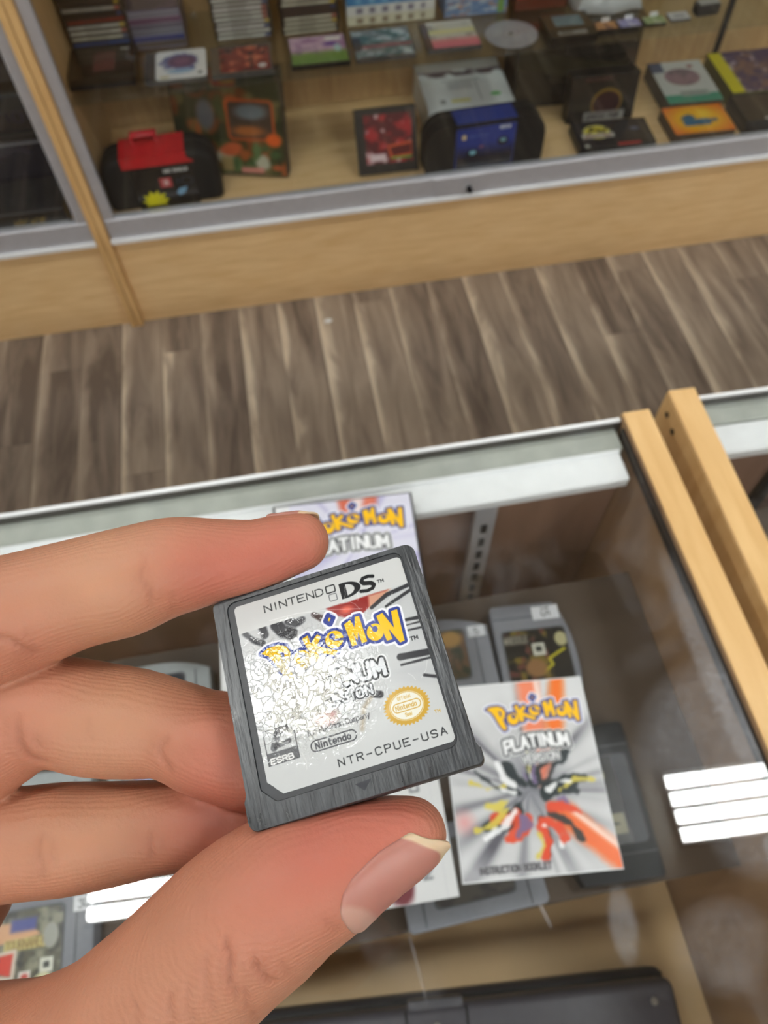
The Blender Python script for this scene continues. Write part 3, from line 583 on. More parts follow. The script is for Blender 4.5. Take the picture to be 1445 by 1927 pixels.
lying('game_box', 'black game box lying flat with a yellow dinosaur-park emblem and red strip', 905e-3, 1.744, DK, .205, .112, .024, BLK, art_jp2, math.radians(-3), m=PG, rx=math.radians(0))
def art_teal(cv):
    cv.c[:] = hexc((196, 200, 200)); cv.put(cv.rect(-.1, -.04, .05, .12), (70, 80, 108)); cv.put(cv.ell(.0, .022, .05, .042), (150, 120, 132)); n = cv.noise(7, 3); cv.mix((cv.ell(0, .022, .046, .038) < 0)*np.clip((n-.4)*3, 0, .8), (96, 92, 104)); cv.put(cv.rect(-.1, .1, -.1, -.062), (60, 142, 118)); cv.put(cv.rect(-.03, .05, -.07, -.045), (160, 166, 164)); cv.put(cv.text('PRINCESS', -.026, -.063, .012, .0065)-.0008, (110, 116, 120)); cv.put(cv.rect(.03, .045, .065, .078), (140, 60, 64))
lying('game_box', 'white and teal game box with a round picture, behind the yellow box', 1.165, 1.908, DK, .152, .20, .040, mat('taupe_box', (58, 52, 44), 0.5), art_teal, math.radians(-3))  # carton sides in plain dark grey-brown
def art_yellow(cv):
    cv.c[:] = hexc((238, 178, 24)); r = np.hypot(cv.X/.09, cv.Y/.07); cv.mix(np.clip((r-.6)*1.6, 0, .8), (226, 106, 22)); cv.mix(np.clip(.9-np.hypot(cv.X-.02, cv.Y-.02)/.03, 0, 1), (250, 216, 60))
    b = np.minimum(cv.rect(-.045, .03, -.028, .0, .008), cv.rect(.02, .05, -.016, -.004, .004)); b = np.minimum(b, cv.ell(-.025, .008, .018, .012)); cv.put(b, (42, 104, 140)); cv.put(cv.noise(9, 2)*.02-.0092+np.maximum(b, 0), (28, 70, 100), 0, .6)
lying('game_box', 'yellow-orange game box with a blue shape on its lid, by the front rail', 1.143, 1.748, DK, .165, .122, .030, mat('brown_box', (70, 50, 26), 0.5), art_yellow, math.radians(-2), m=PG)
def art_purple(cv):
    cv.c[:] = hexc((66, 50, 92)); n = cv.noise(6, 12); cv.mix(np.clip((n-.45)*4, 0, .9), (126, 92, 80)); n = cv.noise(9, 13); cv.mix(np.clip((n-.62)*6, 0, .9), (190, 180, 190)); cv.put(cv.rect(-.1, -.058, -.1, .1), (206, 196, 18))
lying('game_box', 'purple game box with a yellow left edge lying at the right, upper of two', 1.365, 1.915, DK, .19, .2, .045, mat('olive_box', (92, 88, 30), 0.5), art_purple, math.radians(-2))
def art_black(cv): cv.c[:] = hexc((26, 26, 27)); cv.put(cv.text('ADVENTURE', -.04, .0, .014, .009)-.0006, (84, 44, 40)); cv.put(cv.ell(-.03, -.055, .006, .005), (190, 190, 190))
lying('game_box', 'plain black game box lying by the front rail at the right edge', 1.345, 1.755, DK, .175, .125, .04, BLK, art_black, math.radians(-2), m=PG)

# glass shelf above: stacked disc cases (every case a thing)
def disc_case(z, x, y, w, d, h, shell, spine, label, group, rz, seed):
    def fr(cv):
        cv.c[:] = hexc((40, 38, 38)); cv.put(cv.rect(-cv.w*.46, cv.w*.46, -h*.27, h*.27), tuple(min(255, int(v*1.12)) for v in spine)); r = np.random.RandomState(seed); c = tuple(int(v*.55) for v in spine)
        cv.put(cv.rect(-cv.w*.2, cv.w*(.05+.15*r.rand()), -h*.12, h*.12), c, 0, .5)
        if r.rand() > .4: cv.put(cv.rect(cv.w*.38, cv.w*.45, -h*.3, h*.3), [(60, 76, 120), (150, 60, 50), (196, 160, 50)][r.randint(3)])
    return lying('disc_case', label, x, y, z, w, d, h, shell, None, rz, group, res=40, cat='disc case', front=fr)
r = np.random.RandomState(3); z = SH+.0002
sp1 = [(40, 40, 44), (30, 30, 32), (46, 76, 130), (176, 172, 156), (186, 182, 170), (170, 168, 160), (120, 40, 34), (30, 28, 28), (150, 146, 138), (34, 32, 34), (28, 28, 28), (60, 40, 40)]
ords = ['bottom', 'second', 'third', 'fourth', 'fifth', 'sixth', 'seventh', 'eighth', 'ninth', 'tenth', 'eleventh', 'twelfth']
for i, c in enumerate(sp1):
    disc_case(z, -.348+.004*r.randn()*.3, 1.975, .142, .125, .0118, DARK, c, f'{"dark" if max(c) < 90 else "pale" if min(c) > 140 else "coloured"}-spined disc case, {ords[i]} from below in the leftmost stack on the shelf', 'disc cases in the leftmost stack', math.radians(-1+r.randn()*.6), i); z += .0120
z = SH+.0002
for i in range(11):
    c = [(206, 204, 196), (198, 194, 186), (210, 204, 200), (190, 186, 180)][i % 4] if i < 9 else (196, 88, 40)
    disc_case(z, -.018+.001*r.randn(), 1.985, .138, .125, .0100, CLEARP, c, f'{"white" if i < 9 else "orange"}-spined disc case, {ords[i]} from below in the white stack on the shelf', 'disc cases in the white stack', math.radians(-1+r.randn()*.4), 20+i); z += .0102
z = SH+.0002
for i in range(10):
    c = (186, 180, 160) if i not in (4, 5) else (58, 44, 42)
    disc_case(z, .142+.001*r.randn(), 1.975, .138, .125, .0100, DARK, c, f'{"cream" if i not in (4, 5) else "dark"}-spined case, {ords[i]} from below, stack by the blue box', 'disc cases in the stack by the blue box', math.radians(-1+r.randn()*.4), 40+i); z += .0102
def art_plain(c1, c2, seed, sc=5):
    def f(cv): cv.c[:] = hexc(c1); n = cv.noise(sc, seed); cv.mix(np.clip((n-.45)*5, 0, .9), c2)
    return f
def front_bands(cols):
    def f(cv):
        n = len(cols)
        for i, c in enumerate(cols): cv.put(cv.rect(-1, 1, cv.h*(.5-(i+1)/n), cv.h*(.5-i/n)), c)
    return f
PUR = mat('purple_grey_box', (88, 82, 104), 0.35)
lying('game_box', 'purple-grey carton with a blue band beside the leftmost disc stack', -.218, 1.985, SH+.0002, .124, .13, .085, PUR, art_plain((80, 76, 92), (96, 84, 108), 3), math.radians(-1), front=front_bands([(112, 108, 122), (92, 60, 88), (86, 84, 100), (98, 98, 112), (60, 70, 120), (88, 80, 78)]), m=PG)
z = SH+.0002
for lab, c, txt, cols in (('cream-spined game box under the blue one, at the bottom of the shelf pile', (206, 202, 178), (90, 70, 60), 0), ('white-spined game box with dark pictures, in the middle of the shelf pile', (212, 210, 206), (70, 62, 90), 1), ('bright blue game box on top of the white ones on the shelf', (66, 128, 178), (140, 190, 220), 2)):
    def fr(cv, c=c, txt=txt):
        cv.c[:] = hexc(c); q = np.random.RandomState(len(lab))
        for k in range(6): xx = -cv.w*.4+cv.w*.15*k; cv.put(cv.rect(xx, xx+cv.w*(.03+.07*q.rand()), -cv.h*.3, cv.h*.3, .002), txt, .002, .7)
    lying('game_box', lab, .34, 1.985, z, .215, .13, .0215, mat('box_%d' % cols, c, 0.4), art_plain(c, txt, cols+2), math.radians(-1.5), front=fr, m=PG); z += .0217
def fr_blue(cv): cv.c[:] = hexc((96, 126, 168)); n = cv.noise(9, 3); cv.mix(np.clip((n-.5)*6, 0, .9), (196, 200, 206)); n = cv.noise(7, 8); cv.mix(np.clip((n-.6)*7, 0, .9), (196, 130, 80)); cv.put(cv.rect(cv.w*.36, cv.w*.46, -1, 1), (110, 150, 76))
lying('game_box', 'blue picture box with an orange and green end, behind the round grey disc', .548, 1.975, SH+.0002, .155, .13, .05, mat('blue_box', (96, 126, 168), 0.4), art_plain((96, 126, 168), (180, 180, 170), 6), math.radians(-1), front=fr_blue, m=PG)
def fr_red(cv): cv.c[:] = hexc((92, 40, 34)); cv.put(cv.rect(-1, 1, cv.h*.05, 1), (190, 60, 50)); cv.put(cv.rect(0, cv.w*.3, cv.h*.15, cv.h*.4), (214, 110, 60))
lying('game_box', 'dark red box with a bright red upper band at the back of the shelf', .712, 1.97, SH+.0002, .13, .13, .05, mat('maroon_box', (92, 40, 34), 0.4), art_plain((170, 56, 48), (120, 40, 36), 6), math.radians(-1), front=fr_red, m=PG)
# front row on the shelf
def art_dark(cv): cv.c[:] = hexc((22, 21, 22)); cv.put(cv.rect(-.02, .03, -.04, .042), (92, 52, 54)); n = cv.noise(8, 2); cv.mix(np.clip((n-.62)*6, 0, .7)*(cv.X > .03), (96, 98, 112)); cv.put(cv.rect(.04, .06, .046, .052), (190, 188, 180))
z = SH+.0002
for i, l in enumerate(('black disc case under another at the left front of the shelf', 'black disc case with a dim red picture, front left of the shelf')):
    lying('disc_case', l, -.352+.003*i, 1.838-.004*i, z, .148, .128, .014, DARK, art_dark if i else art_plain((24, 24, 24), (40, 40, 42), 2), math.radians(-2+i), m=PG, cat='disc case'); z += .0142
def art_splat(cv):
    cv.c[:] = hexc((60, 58, 58)); cv.put(cv.rect(-.046, .071, -.062, .062, .012), (222, 224, 226)); n = cv.noise(8, 21)
    cv.put(cv.ell(.012, .010, .046, .036)+(n-.5)*.03, (96, 104, 150), .003); cv.put(cv.ell(.014, .012, .032, .026), (122, 84, 112), .006); cv.put(np.abs(cv.ell(.014, .012, .024, .018))-.003, (84, 62, 96), .003); cv.put(cv.ell(.01, -.028, .03, .010), (136, 170, 206), .004); cv.put(cv.rect(-.036, -.016, -.054, -.046), (190, 180, 130)); cv.put(cv.rect(.05, .06, -.046, -.036), (80, 90, 100))
lying('disc_case', 'clear disc case with a white cover and a purple-blue splash emblem', -.186, 1.820, SH+.0002, .142, .122, .011, CLEARP, art_splat, math.radians(-1), m=PG, cat='disc case', res=90)
def art_fire(cv):
    cv.c[:] = hexc((84, 78, 74)); A = cv.rect(-.048, .066, -.052, .05); cv.put(A, (120, 44, 40)); n = cv.noise(7, 31); k = (A < 0)*1.; cv.mix(k*np.clip((n-.48)*5, 0, .9), (206, 116, 84)); n = cv.noise(8, 33); cv.mix(k*np.clip((n-.55)*5, 0, .9), (58, 30, 34)); cv.put(cv.ell(.048, -.036, .010, .008), (210, 206, 204))
lying('disc_case', 'clear disc case with a fiery red and orange cover on the shelf', -.036, 1.814, SH+.0002, .142, .122, .011, CLEARP, art_fire, math.radians(-1), m=PG, cat='disc case', res=90)
def art_meadow(cv):
    cv.c[:] = hexc((196, 166, 186)); n = cv.noise(5, 41); cv.mix(np.clip((n-.45)*4, 0, .9), (150, 110, 150)); cv.mix(np.clip((-.0-cv.Y)/.02, 0, 1), (104, 136, 66)); n = cv.noise(6, 42); cv.mix(np.clip((n-.52)*5, 0, .8)*np.clip(1-np.abs(cv.Y+.005)/.03, 0, 1), (116, 92, 122)); cv.put(cv.rect(.02, .058, .036, .052, .004), (222, 220, 216)); cv.put(cv.ell(.03, .02, .018, .01), (108, 76, 150), .004); cv.put(cv.ell(.045, .0, .008, .016), (170, 200, 204), .004)
lying('disc_case', 'clear disc case with a pink sky over a green meadow on its cover', .146, 1.816, SH+.0002, .138, .125, .011, DARK, art_meadow, math.radians(-1), m=PG, cat='disc case', res=90, margin=.004)
def art_sea(cv):
    cv.c[:] = hexc((108, 120, 128)); n = cv.noise(6, 51); cv.mix(np.clip((n-.42)*5, 0, .9), (46, 92, 98)); n = cv.noise(7, 52); cv.mix(np.clip((n-.55)*6, 0, .9), (186, 200, 204)); cv.mix(np.clip(1-np.abs(cv.Y+.015)/.012, 0, .8), (150, 72, 84)); cv.put(cv.rect(-.07, -.05, -.03, .03, .01), (34, 44, 62), .006)
lying('disc_case', 'clear disc case with a teal sea picture and a red stripe on its cover', .298, 1.816, SH+.0002, .142, .125, .011, CLEARP, art_sea, math.radians(-1), m=PG, cat='disc case', res=90, margin=.003)
def art_pastel(cv): cv.c[:] = hexc((186, 186, 176)); n = cv.noise(6, 61); cv.mix(np.clip((n-.5)*5, 0, .8), (130, 130, 126)); cv.mix(np.clip((-.012-cv.Y)/.02, 0, 1), (200, 110, 126)); cv.mix(np.clip(1-np.abs(cv.Y-.012)/.014, 0, .8), (208, 206, 140)); cv.put(cv.rect(-.062, -.05, -.06, .06), (70, 50, 52)); cv.put(cv.rect(-.05, .06, .05, .058), (210, 210, 205))
lying('disc_case', 'clear disc case with a pale yellow and pink cover, left of the round grey disc', .462, 1.818, SH+.0002, .13, .122, .011, CLEARP, art_pastel, math.radians(-1), m=PG, cat='disc case', res=90, margin=.003)
dt = thing('disc', 'round grey disc lying flat at the front of the shelf', 'disc', (.61, 1.806, SH+.0002))
def ring(ra, rb, h, n=40):
    vs = []; 
    for i in range(n):
        a = 2*math.pi*i/n
        for (rr, zz) in ((ra, 0), (rb, 0), (rb, h), (ra, h)): vs.append((rr*math.cos(a), rr*math.sin(a), zz))
    fs = [[4*i+j, 4*((i+1) % n)+j, 4*((i+1) % n)+(j+1) % 4, 4*i+(j+1) % 4] for i in range(n) for j in range(4)]
    return vs, fs
MB().raw(*ring(.007, .063, .0014)).build('plate', mat('silver_grey_disc', (150, 152, 160), 0.3, 0.1, 0.08, 30), dt)
MB().raw(*ring(.0075, .020, .0018)).build('hub', mat('disc_hub', (170, 172, 178), 0.25, 0.2), dt)
def art_bluelabel(cv): cv.c[:] = hexc((28, 28, 30)); cv.put(cv.rect(-.034, .036, -.008, .040, .003), (80, 112, 128)); n = cv.noise(6, 3); cv.mix((cv.rect(-.034, .036, -.008, .04) < 0)*np.clip((n-.5)*4, 0, .6), (116, 140, 150)); cv.put(cv.rect(-.036, .034, -.046, -.030), (128, 130, 130)); cv.put(cv.rect(-.03, .0, -.04, -.034), (60, 60, 62))
lying('game_cartridge', 'black game cartridge with a blue-grey label on the shelf', .745, 1.792, SH+.0002, .112, .108, .016, DARK, art_bluelabel, math.radians(-1.5), m=PG, cat='game cartridge')
for i, (x, c1, c2, w, lab) in enumerate(((.835, (190, 140, 90), (90, 60, 60), 'orange'), (.893, (136, 134, 186), (196, 196, 214), 'lilac'), (.957, (122, 146, 96), (190, 190, 170), 'green')) ) if False else ():
    pass
for x, c1, c2, lab in ((.836, (190, 140, 90), (90, 60, 60), 'orange-brown'), (.894, (136, 134, 186), (196, 196, 214), 'lilac'), (.957, (122, 146, 96), (190, 190, 170), 'green')):
    t = lying('game_card', f'small handheld game card with a {lab} label and a white price tag', x, 1.784, SH+.0002, .052, .034, .007, DARK, art_plain(c1, c2, 7), math.radians(-1), cat='game card', res=30, group='small game cards on the shelf')
    MB().box(-.006, .014, .017, .019, .002, .016, .0004, 1).build('price_tag', WHT, t)
lying('game_card', 'pale label card lying flat right of the three tagged game cards', 1.022, 1.792, SH+.0002, .05, .034, .006, mat('grey_card', (70, 70, 72), .5), lambda cv: (cv.put(cv.c[..., 0]*0-1, (182, 186, 190)), cv.put(cv.rect(-.014, .014, -.006, .004), (120, 124, 130)))[0], math.radians(-1), cat='game card', res=30)
t = thing('memory_stick', 'small black plastic accessory with a grey top at the right of the shelf', 'accessory', (1.093, 1.80, SH+.0002), math.radians(3))
MB().box(-.03, .03, -.016, .016, 0, .026, .005, 3).build('body', DARK, t, True); MB().box(-.026, .026, -.012, .012, .0262, .0285, .001, 1).build('top_plate', mat('grey_top', (150, 152, 150), .4), t)
def art_slate(cv): cv.c[:] = hexc((52, 54, 68)); n = cv.noise(6, 5); cv.mix(np.clip((n-.55)*5, 0, .7), (110, 112, 140)); cv.put(np.abs(cv.rect(-.055, .055, -.04, .04))-.003, (36, 38, 42))
lying('game_box', 'slate-blue game case at the back right of the shelf, beside the clear plastic bag', 1.06, 1.98, SH+.0002, .12, .09, .014, BLK, art_slate, math.radians(-1), m=PG)
# crumpled clear bag
t = thing('plastic_bag', 'crumpled pale plastic bag on the shelf behind the small game cards', 'bag', (.870, 1.903, SH+.0002))
bm = MB(); n1, n2 = 26, 16; vs = []; q = np.random.RandomState(4)
hh = np.zeros((n2, n1)); gx, gy = np.meshgrid(np.linspace(0, 1, n1), np.linspace(0, 1, n2))
for k in range(18): a = q.rand()*6.28; hh += .0022*np.abs(np.sin((gx*math.cos(a)*9+gy*math.sin(a)*6)+q.rand()*6))
dome = np.clip(np.minimum(np.minimum(gx, 1-gx)*6, np.minimum(gy, 1-gy)*5), 0, 1)**.6
for j in range(n2):
    for i in range(n1): vs.append(((gx[j, i]-.5)*.17, (gy[j, i]-.5)*.11+.006*math.sin(gx[j, i]*9), .001+(.012+hh[j, i])*dome[j, i]))
nb = len(vs)
fs = [[j*n1+i, j*n1+i+1, (j+1)*n1+i+1, (j+1)*n1+i] for j in range(n2-1) for i in range(n1-1)]
bag = MB().raw(vs, fs).build('film', mat('pale_plastic_film', (176, 180, 182), 0.18, 0, 0.05, 20), t, True); sm = bag.modifiers.new('thickness', 'SOLIDIFY'); sm.thickness = .0006; sm.offset = 1

# left bay: dark console cartons
def art_box(c, txt, tc, seed):
    def f(cv):
        cv.c[:] = hexc(c); n = cv.noise(4, seed); cv.mix(np.clip((n-.55)*3, 0, .4), tuple(min(255, v+40) for v in c)); cv.put(cv.rect(-cv.w, cv.w, cv.h*.42, cv.h*.45), (150, 152, 160))
        if txt: cv.put(cv.text(txt, cv.w*.02, -cv.h*.25, cv.h*.28, cv.h*.2)-cv.h*.02, tc)
    return f
lying('console_box', 'black box with yellow lettering lying lowest in the left bay by the rail', -.66, 1.745, DK, .27, .125, .055, BLK, art_plain((26, 26, 28), (36, 36, 40), 3), 0, m=PG, cat='console box', front=art_box((20, 20, 20), 'ARCADE', (176, 140, 40), 2), res=90)
standing('console_box', 'dark navy console carton standing second from below in the left bay', -.70, 1.815, DK, .33, .19, .155, BLK, art_box((22, 22, 38), '', (60, 60, 80), 5), 0, 0, m=PG, cat='console box')
standing('console_box', 'black console carton with a dim blue picture, third up in the left bay', -.72, 1.84, DK+.1555, .33, .18, .095, BLK, art_box((20, 20, 30), 'STATION', (40, 44, 70), 6), 0, 0, m=PG, cat='console box', top=art_plain((24, 24, 26), (34, 34, 36), 4))
standing('console_box', 'dark grey carton with a silver edge at the foot of the upper shelf, left bay', -.71, 1.85, SH+.0002, .33, .17, .13, BLK, art_box((44, 44, 50), '', (60, 60, 66), 7), 0, 0, m=PG, cat='console box')
def art_comic(cv): cv.c[:] = hexc((176, 172, 176)); n = cv.noise(8, 71); cv.mix(np.clip((n-.48)*6, 0, .95), (92, 60, 72)); n = cv.noise(9, 72); cv.mix(np.clip((n-.6)*7, 0, .9), (60, 62, 80))
standing('game_box', 'pale box with busy red and grey artwork, topmost in view in the left bay', -.69, 1.84, SH+.1305, .28, .12, .14, WHT, art_comic, 0, 0, m=PG)

# ================================================================== GOODS IN THE COUNTER
N64G = mat('cartridge_grey', (128, 130, 138), 0.5, 0, 0.03, 300, 0.06); N64L = mat('cartridge_light_grey', (164, 170, 172), 0.5, 0, 0.03, 300, 0.06); N64B = mat('cartridge_black', (30, 33, 38), 0.45, 0, 0.05, 300, 0.06)
def cart64(label, x, y, rz, m, art, sticker=None, lab=(-.033, .033, -.024, .024), group='game cartridges on the counter shelf', w=.116, d=.075):
    t = thing('game_cartridge', label, 'game cartridge', (x, y, SZ+.0002), rz, group)
    ox = []
    for i in range(17): u = -1+2*i/16; ox.append((-u*w/2*.985, d/2-.012*(abs(u)**2.4)))
    pts = [(-w/2+.003, -d/2), (w/2-.003, -d/2), (w/2, -d/2+.003)]+ox+[(-w/2, -d/2+.003)]
    MB().prism(pts, 0, .0185, .002, 2).build('shell', m, t, True)
    for sx in (-1, 1):
        MB().box(sx*.0435-.0006, sx*.0435+.0006, -d/2+.0015, d/2-.012, .0183, .0189).build('groove', mat('groove_grey', (84, 86, 92), .6), t)
    l0, l1, b0, b1 = lab
    MB().prism(rrect(l0-.0012, l1+.0012, b0-.0012, b1+.0012, .004, 3), .0183, .0189).build('label_recess', MATS['groove_grey'], t)
    cv = Cv(l1-l0, b1-b0, 84, int(84*(b1-b0)/(l1-l0))); art(cv)
    cv.mesh('label_print', PG, t, flat(Matrix.Translation(((l0+l1)/2, (b0+b1)/2, .0191))), inside=cv.rect(-cv.w/2, cv.w/2, -cv.h/2, cv.h/2, .004) <= 0)
    if sticker:
        txt, sx, sy, sw, sh, rot = sticker
        cs = Cv(sw, sh, 56, int(56*sh/sw), (214, 216, 220))
        hh = (sh if sw > sh else sw)*.55; q = (len(txt)*hh*.6+(len(txt)-1)*hh*.2)/2
        X, Y = cs.X.copy(), cs.Y.copy(); ca, sa = math.cos(rot), math.sin(rot); cs.X, cs.Y = X*ca+Y*sa, -X*sa+Y*ca
        dd = cs.text(txt, -q, -hh/2, hh, hh*.6)-hh*.07; cs.X, cs.Y = X, Y; cs.put(dd, (40, 42, 50))
        MB().box(-sw/2, sw/2, -sh/2, sh/2, 0, .0002).build('price_sticker', WHT, t).location = (sx, sy, .0191)
        cs.mesh('price_print', PR, t, flat(Matrix.Translation((sx, sy, .0195))))
    return t
def badge(cv, x, y, s): cv.put(cv.rect(x-s, x+s, y-s, y+s), (214, 214, 200)); cv.put(cv.rect(x-s*.5, x+s*.5, y-s*.4, y+s*.5, s*.2), (50, 54, 50))
def art_wrestle(cv):       # label read sideways
    cv.c[:] = hexc((34, 32, 28)); n = cv.noise(6, 81); cv.mix(np.clip((n-.5)*5, 0, .9)*(cv.X < .012), (130, 112, 40)); n = cv.noise(8, 82); cv.mix(np.clip((n-.55)*6, 0, .9)*(cv.X < .01), (110, 60, 54)); cv.put(cv.rect(-.031, -.006, .012, .022), (70, 66, 60)); cv.put(cv.text('WRESTLE', -.029, .014, .006, .0024)-.0004, (170, 166, 150)); badge(cv, .002, .006, .006); cv.put(cv.ell(.025, .014, .006, .007), (190, 184, 140)); cv.put(cv.seg([(.0, -.018), (.012, -.010), (.010, -.004), (.026, .004)])-.0012, (200, 190, 40)); cv.put(cv.ell(-.004, -.012, .010, .009), (150, 110, 70), .003)
PI2 = math.pi/2
def art_side(art):
    def f(cv):
        X, Y, w, h = cv.X, cv.Y, cv.w, cv.h; art(cv)
    return f
def art_w2(cv):       # same label painted for a cartridge lying with its left end towards the aisle
    X, Y = cv.X.copy(), cv.Y.copy(); cv.X, cv.Y = Y, -X; art_wrestle(cv); cv.X, cv.Y = X, Y
cart64('grey cartridge with a black and gold label, price sticker 15 at its far end', .172, .208, -PI2-.06, N64G, art_w2, ('15', -.046, .016, .014, .026, 0.0), (-.030, .022, -.030, .030))
def art_five(cv): cv.c[:] = hexc((120, 92, 70)); n = cv.noise(6, 91); cv.mix(np.clip((n-.45)*5, 0, .9), (60, 70, 56)); cv.put(cv.ell(.02, .015, .01, .008), (190, 150, 90), .003)
cart64('grey cartridge with price sticker 5, behind the held cartridge', .074, .228, -.04, N64G, art_five, ('5', .0515-.006, .026-.006, .017, .011, .12))
def art_night(cv): cv.c[:] = hexc((38, 42, 54)); cv.mix(np.clip(1-np.abs(cv.Y-.006)/.008, 0, .9), (170, 60, 80)); cv.mix(np.clip(1-np.abs(cv.Y+.006+.1*cv.X)/.008, 0, .8), (90, 96, 160))
cart64('light grey cartridge with a dark red-streaked label, in the gap between index and middle finger', -.192, .232, .0, N64L, art_night)
def art_knight(cv):
    cv.c[:] = hexc((84, 82, 66)); n = cv.noise(7, 95); cv.mix(np.clip((n-.45)*5, 0, .9), (46, 46, 42)); n = cv.noise(6, 96); cv.mix(np.clip((n-.55)*5, 0, .8), (150, 148, 128))
    cv.put(cv.poly([(-.022, .021), (.004, .021), (.016, .010), (-.024, .006)]), (210, 160, 120)); cv.put(cv.rect(-.008, .012, .014, .023), (70, 76, 140), .002); cv.put(cv.rect(-.012, .024, .001, .009), (206, 190, 120)); cv.put(cv.text('TOURNAMENT', -.011, .002, .006, .0026)-.0004, (110, 84, 40)); cv.put(cv.ell(.024, .008, .006, .009), (150, 150, 140))
    cv.put(cv.poly([(-.015, -.001), (-.004, .0), (-.006, -.016), (-.016, -.013)]), (206, 60, 44)); cv.put(np.abs(cv.poly([(-.017, .0), (-.003, .001), (-.004, -.018), (-.018, -.015)]))-.0012, (214, 196, 180)); badge(cv, .022, -.012, .005); cv.put(cv.rect(.001, .010, -.022, -.014), (222, 214, 208)); cv.put(cv.ell(.0055, -.018, .003, .0025), (190, 80, 70)); cv.put(cv.ell(.02, -.022, .008, .005), (206, 202, 160)); cv.put(cv.rect(-.012, -.004, -.023, -.017), (196, 198, 190))
cart64('grey cartridge with a castle label and price sticker 30, under the ring finger', -.2955, .0555, -.02, N64G, art_knight, ('30', .049, .022, .016, .011, .1), (-.033, .033, -.034, .024))
def art_green(cv): cv.c[:] = hexc((120, 150, 120)); n = cv.noise(6, 97); cv.mix(np.clip((n-.45)*5, 0, .9), (126, 122, 170)); cv.put(cv.rect(.02, .04, -.01, .03), (176, 190, 110), .003)
cart64('light grey cartridge with a dark striped label, behind the castle-label cartridge', -.30, .150, .0, N64L, art_night)
cart64('light grey cartridge with a green and lilac label, in the gap above the ring finger', -.172, .150, .0, N64L, art_green)
def art_blackl(cv): cv.c[:] = hexc((40, 42, 46)); cv.put(cv.ell(.020, .004, .008, .009), (150, 148, 120)); cv.put(cv.rect(-.028, -.012, -.012, .010), (150, 146, 120)); cv.put(cv.text('T', -.024, -.006, .011, .008)-.001, (60, 58, 54)); cv.put(cv.seg([(-.006, .004), (.008, .002)])-.002, (120, 116, 100), .001)
cart64('black cartridge with a dark label, half hidden under the right edge of the booklet', .186, .078, PI2-.04, N64B, lambda cv: (lambda X, Y: (setattr(cv, 'X', X), setattr(cv, 'Y', Y), art_blackl(cv)))(cv.X, cv.Y+.012) and None, None, (-.035, .035, -.033, .02), w=.128, d=.080)
cart64('grey cartridge lying below the booklet at the near edge of the counter shelf', .066, .047, .03, N64G, art_plain((96, 92, 88), (70, 68, 70), 5))
# dark hard case on the deck
t = thing('hard_case', 'dark grey plastic hard case with a latch and screws, low in the counter', 'case', (.017, -.103, DZ+.0002), math.radians(-4.5)); t.scale = (.85, .85, .85)
HC = mat('charcoal_shell', (78, 76, 84), 0.42, 0, 0.05, 120, 0.05)
MB().box(-.33, .265, -.075, .075, 0, .052, .008, 3).build('base_shell', mat('charcoal_base', (50, 49, 55), 0.5), t, True); MB().box(-.326, .261, -.071, .066, .0545, .098, .010, 3).build('lid', HC, t, True)
MB().box(-.328, .263, -.073, .07, .0522, .0543).build('gasket', BLACKM, t)
for xx in (-.03, .035): MB().box(xx-.0012, xx+.0012, -.068, .062, .0978, .0986).build('rib', BLACKM, t)
MB().box(-.028, .033, .060, .071, .062, .0965, .003, 2).build('latch', mat('latch_grey', (74, 73, 80), .4), t, True)
for xx in (-.05, .002, .235): 
    b = MB(); b.cyl((0, 0, 0), .004, .0024, 'Z', 14); b.cyl((0, 0, .0013), .0022, .0008, 'Z', 8); b.build('screw', mat('bright_screw', (206, 206, 206), 0.2, 0.9), t, True).location = (xx, .046, .0990)

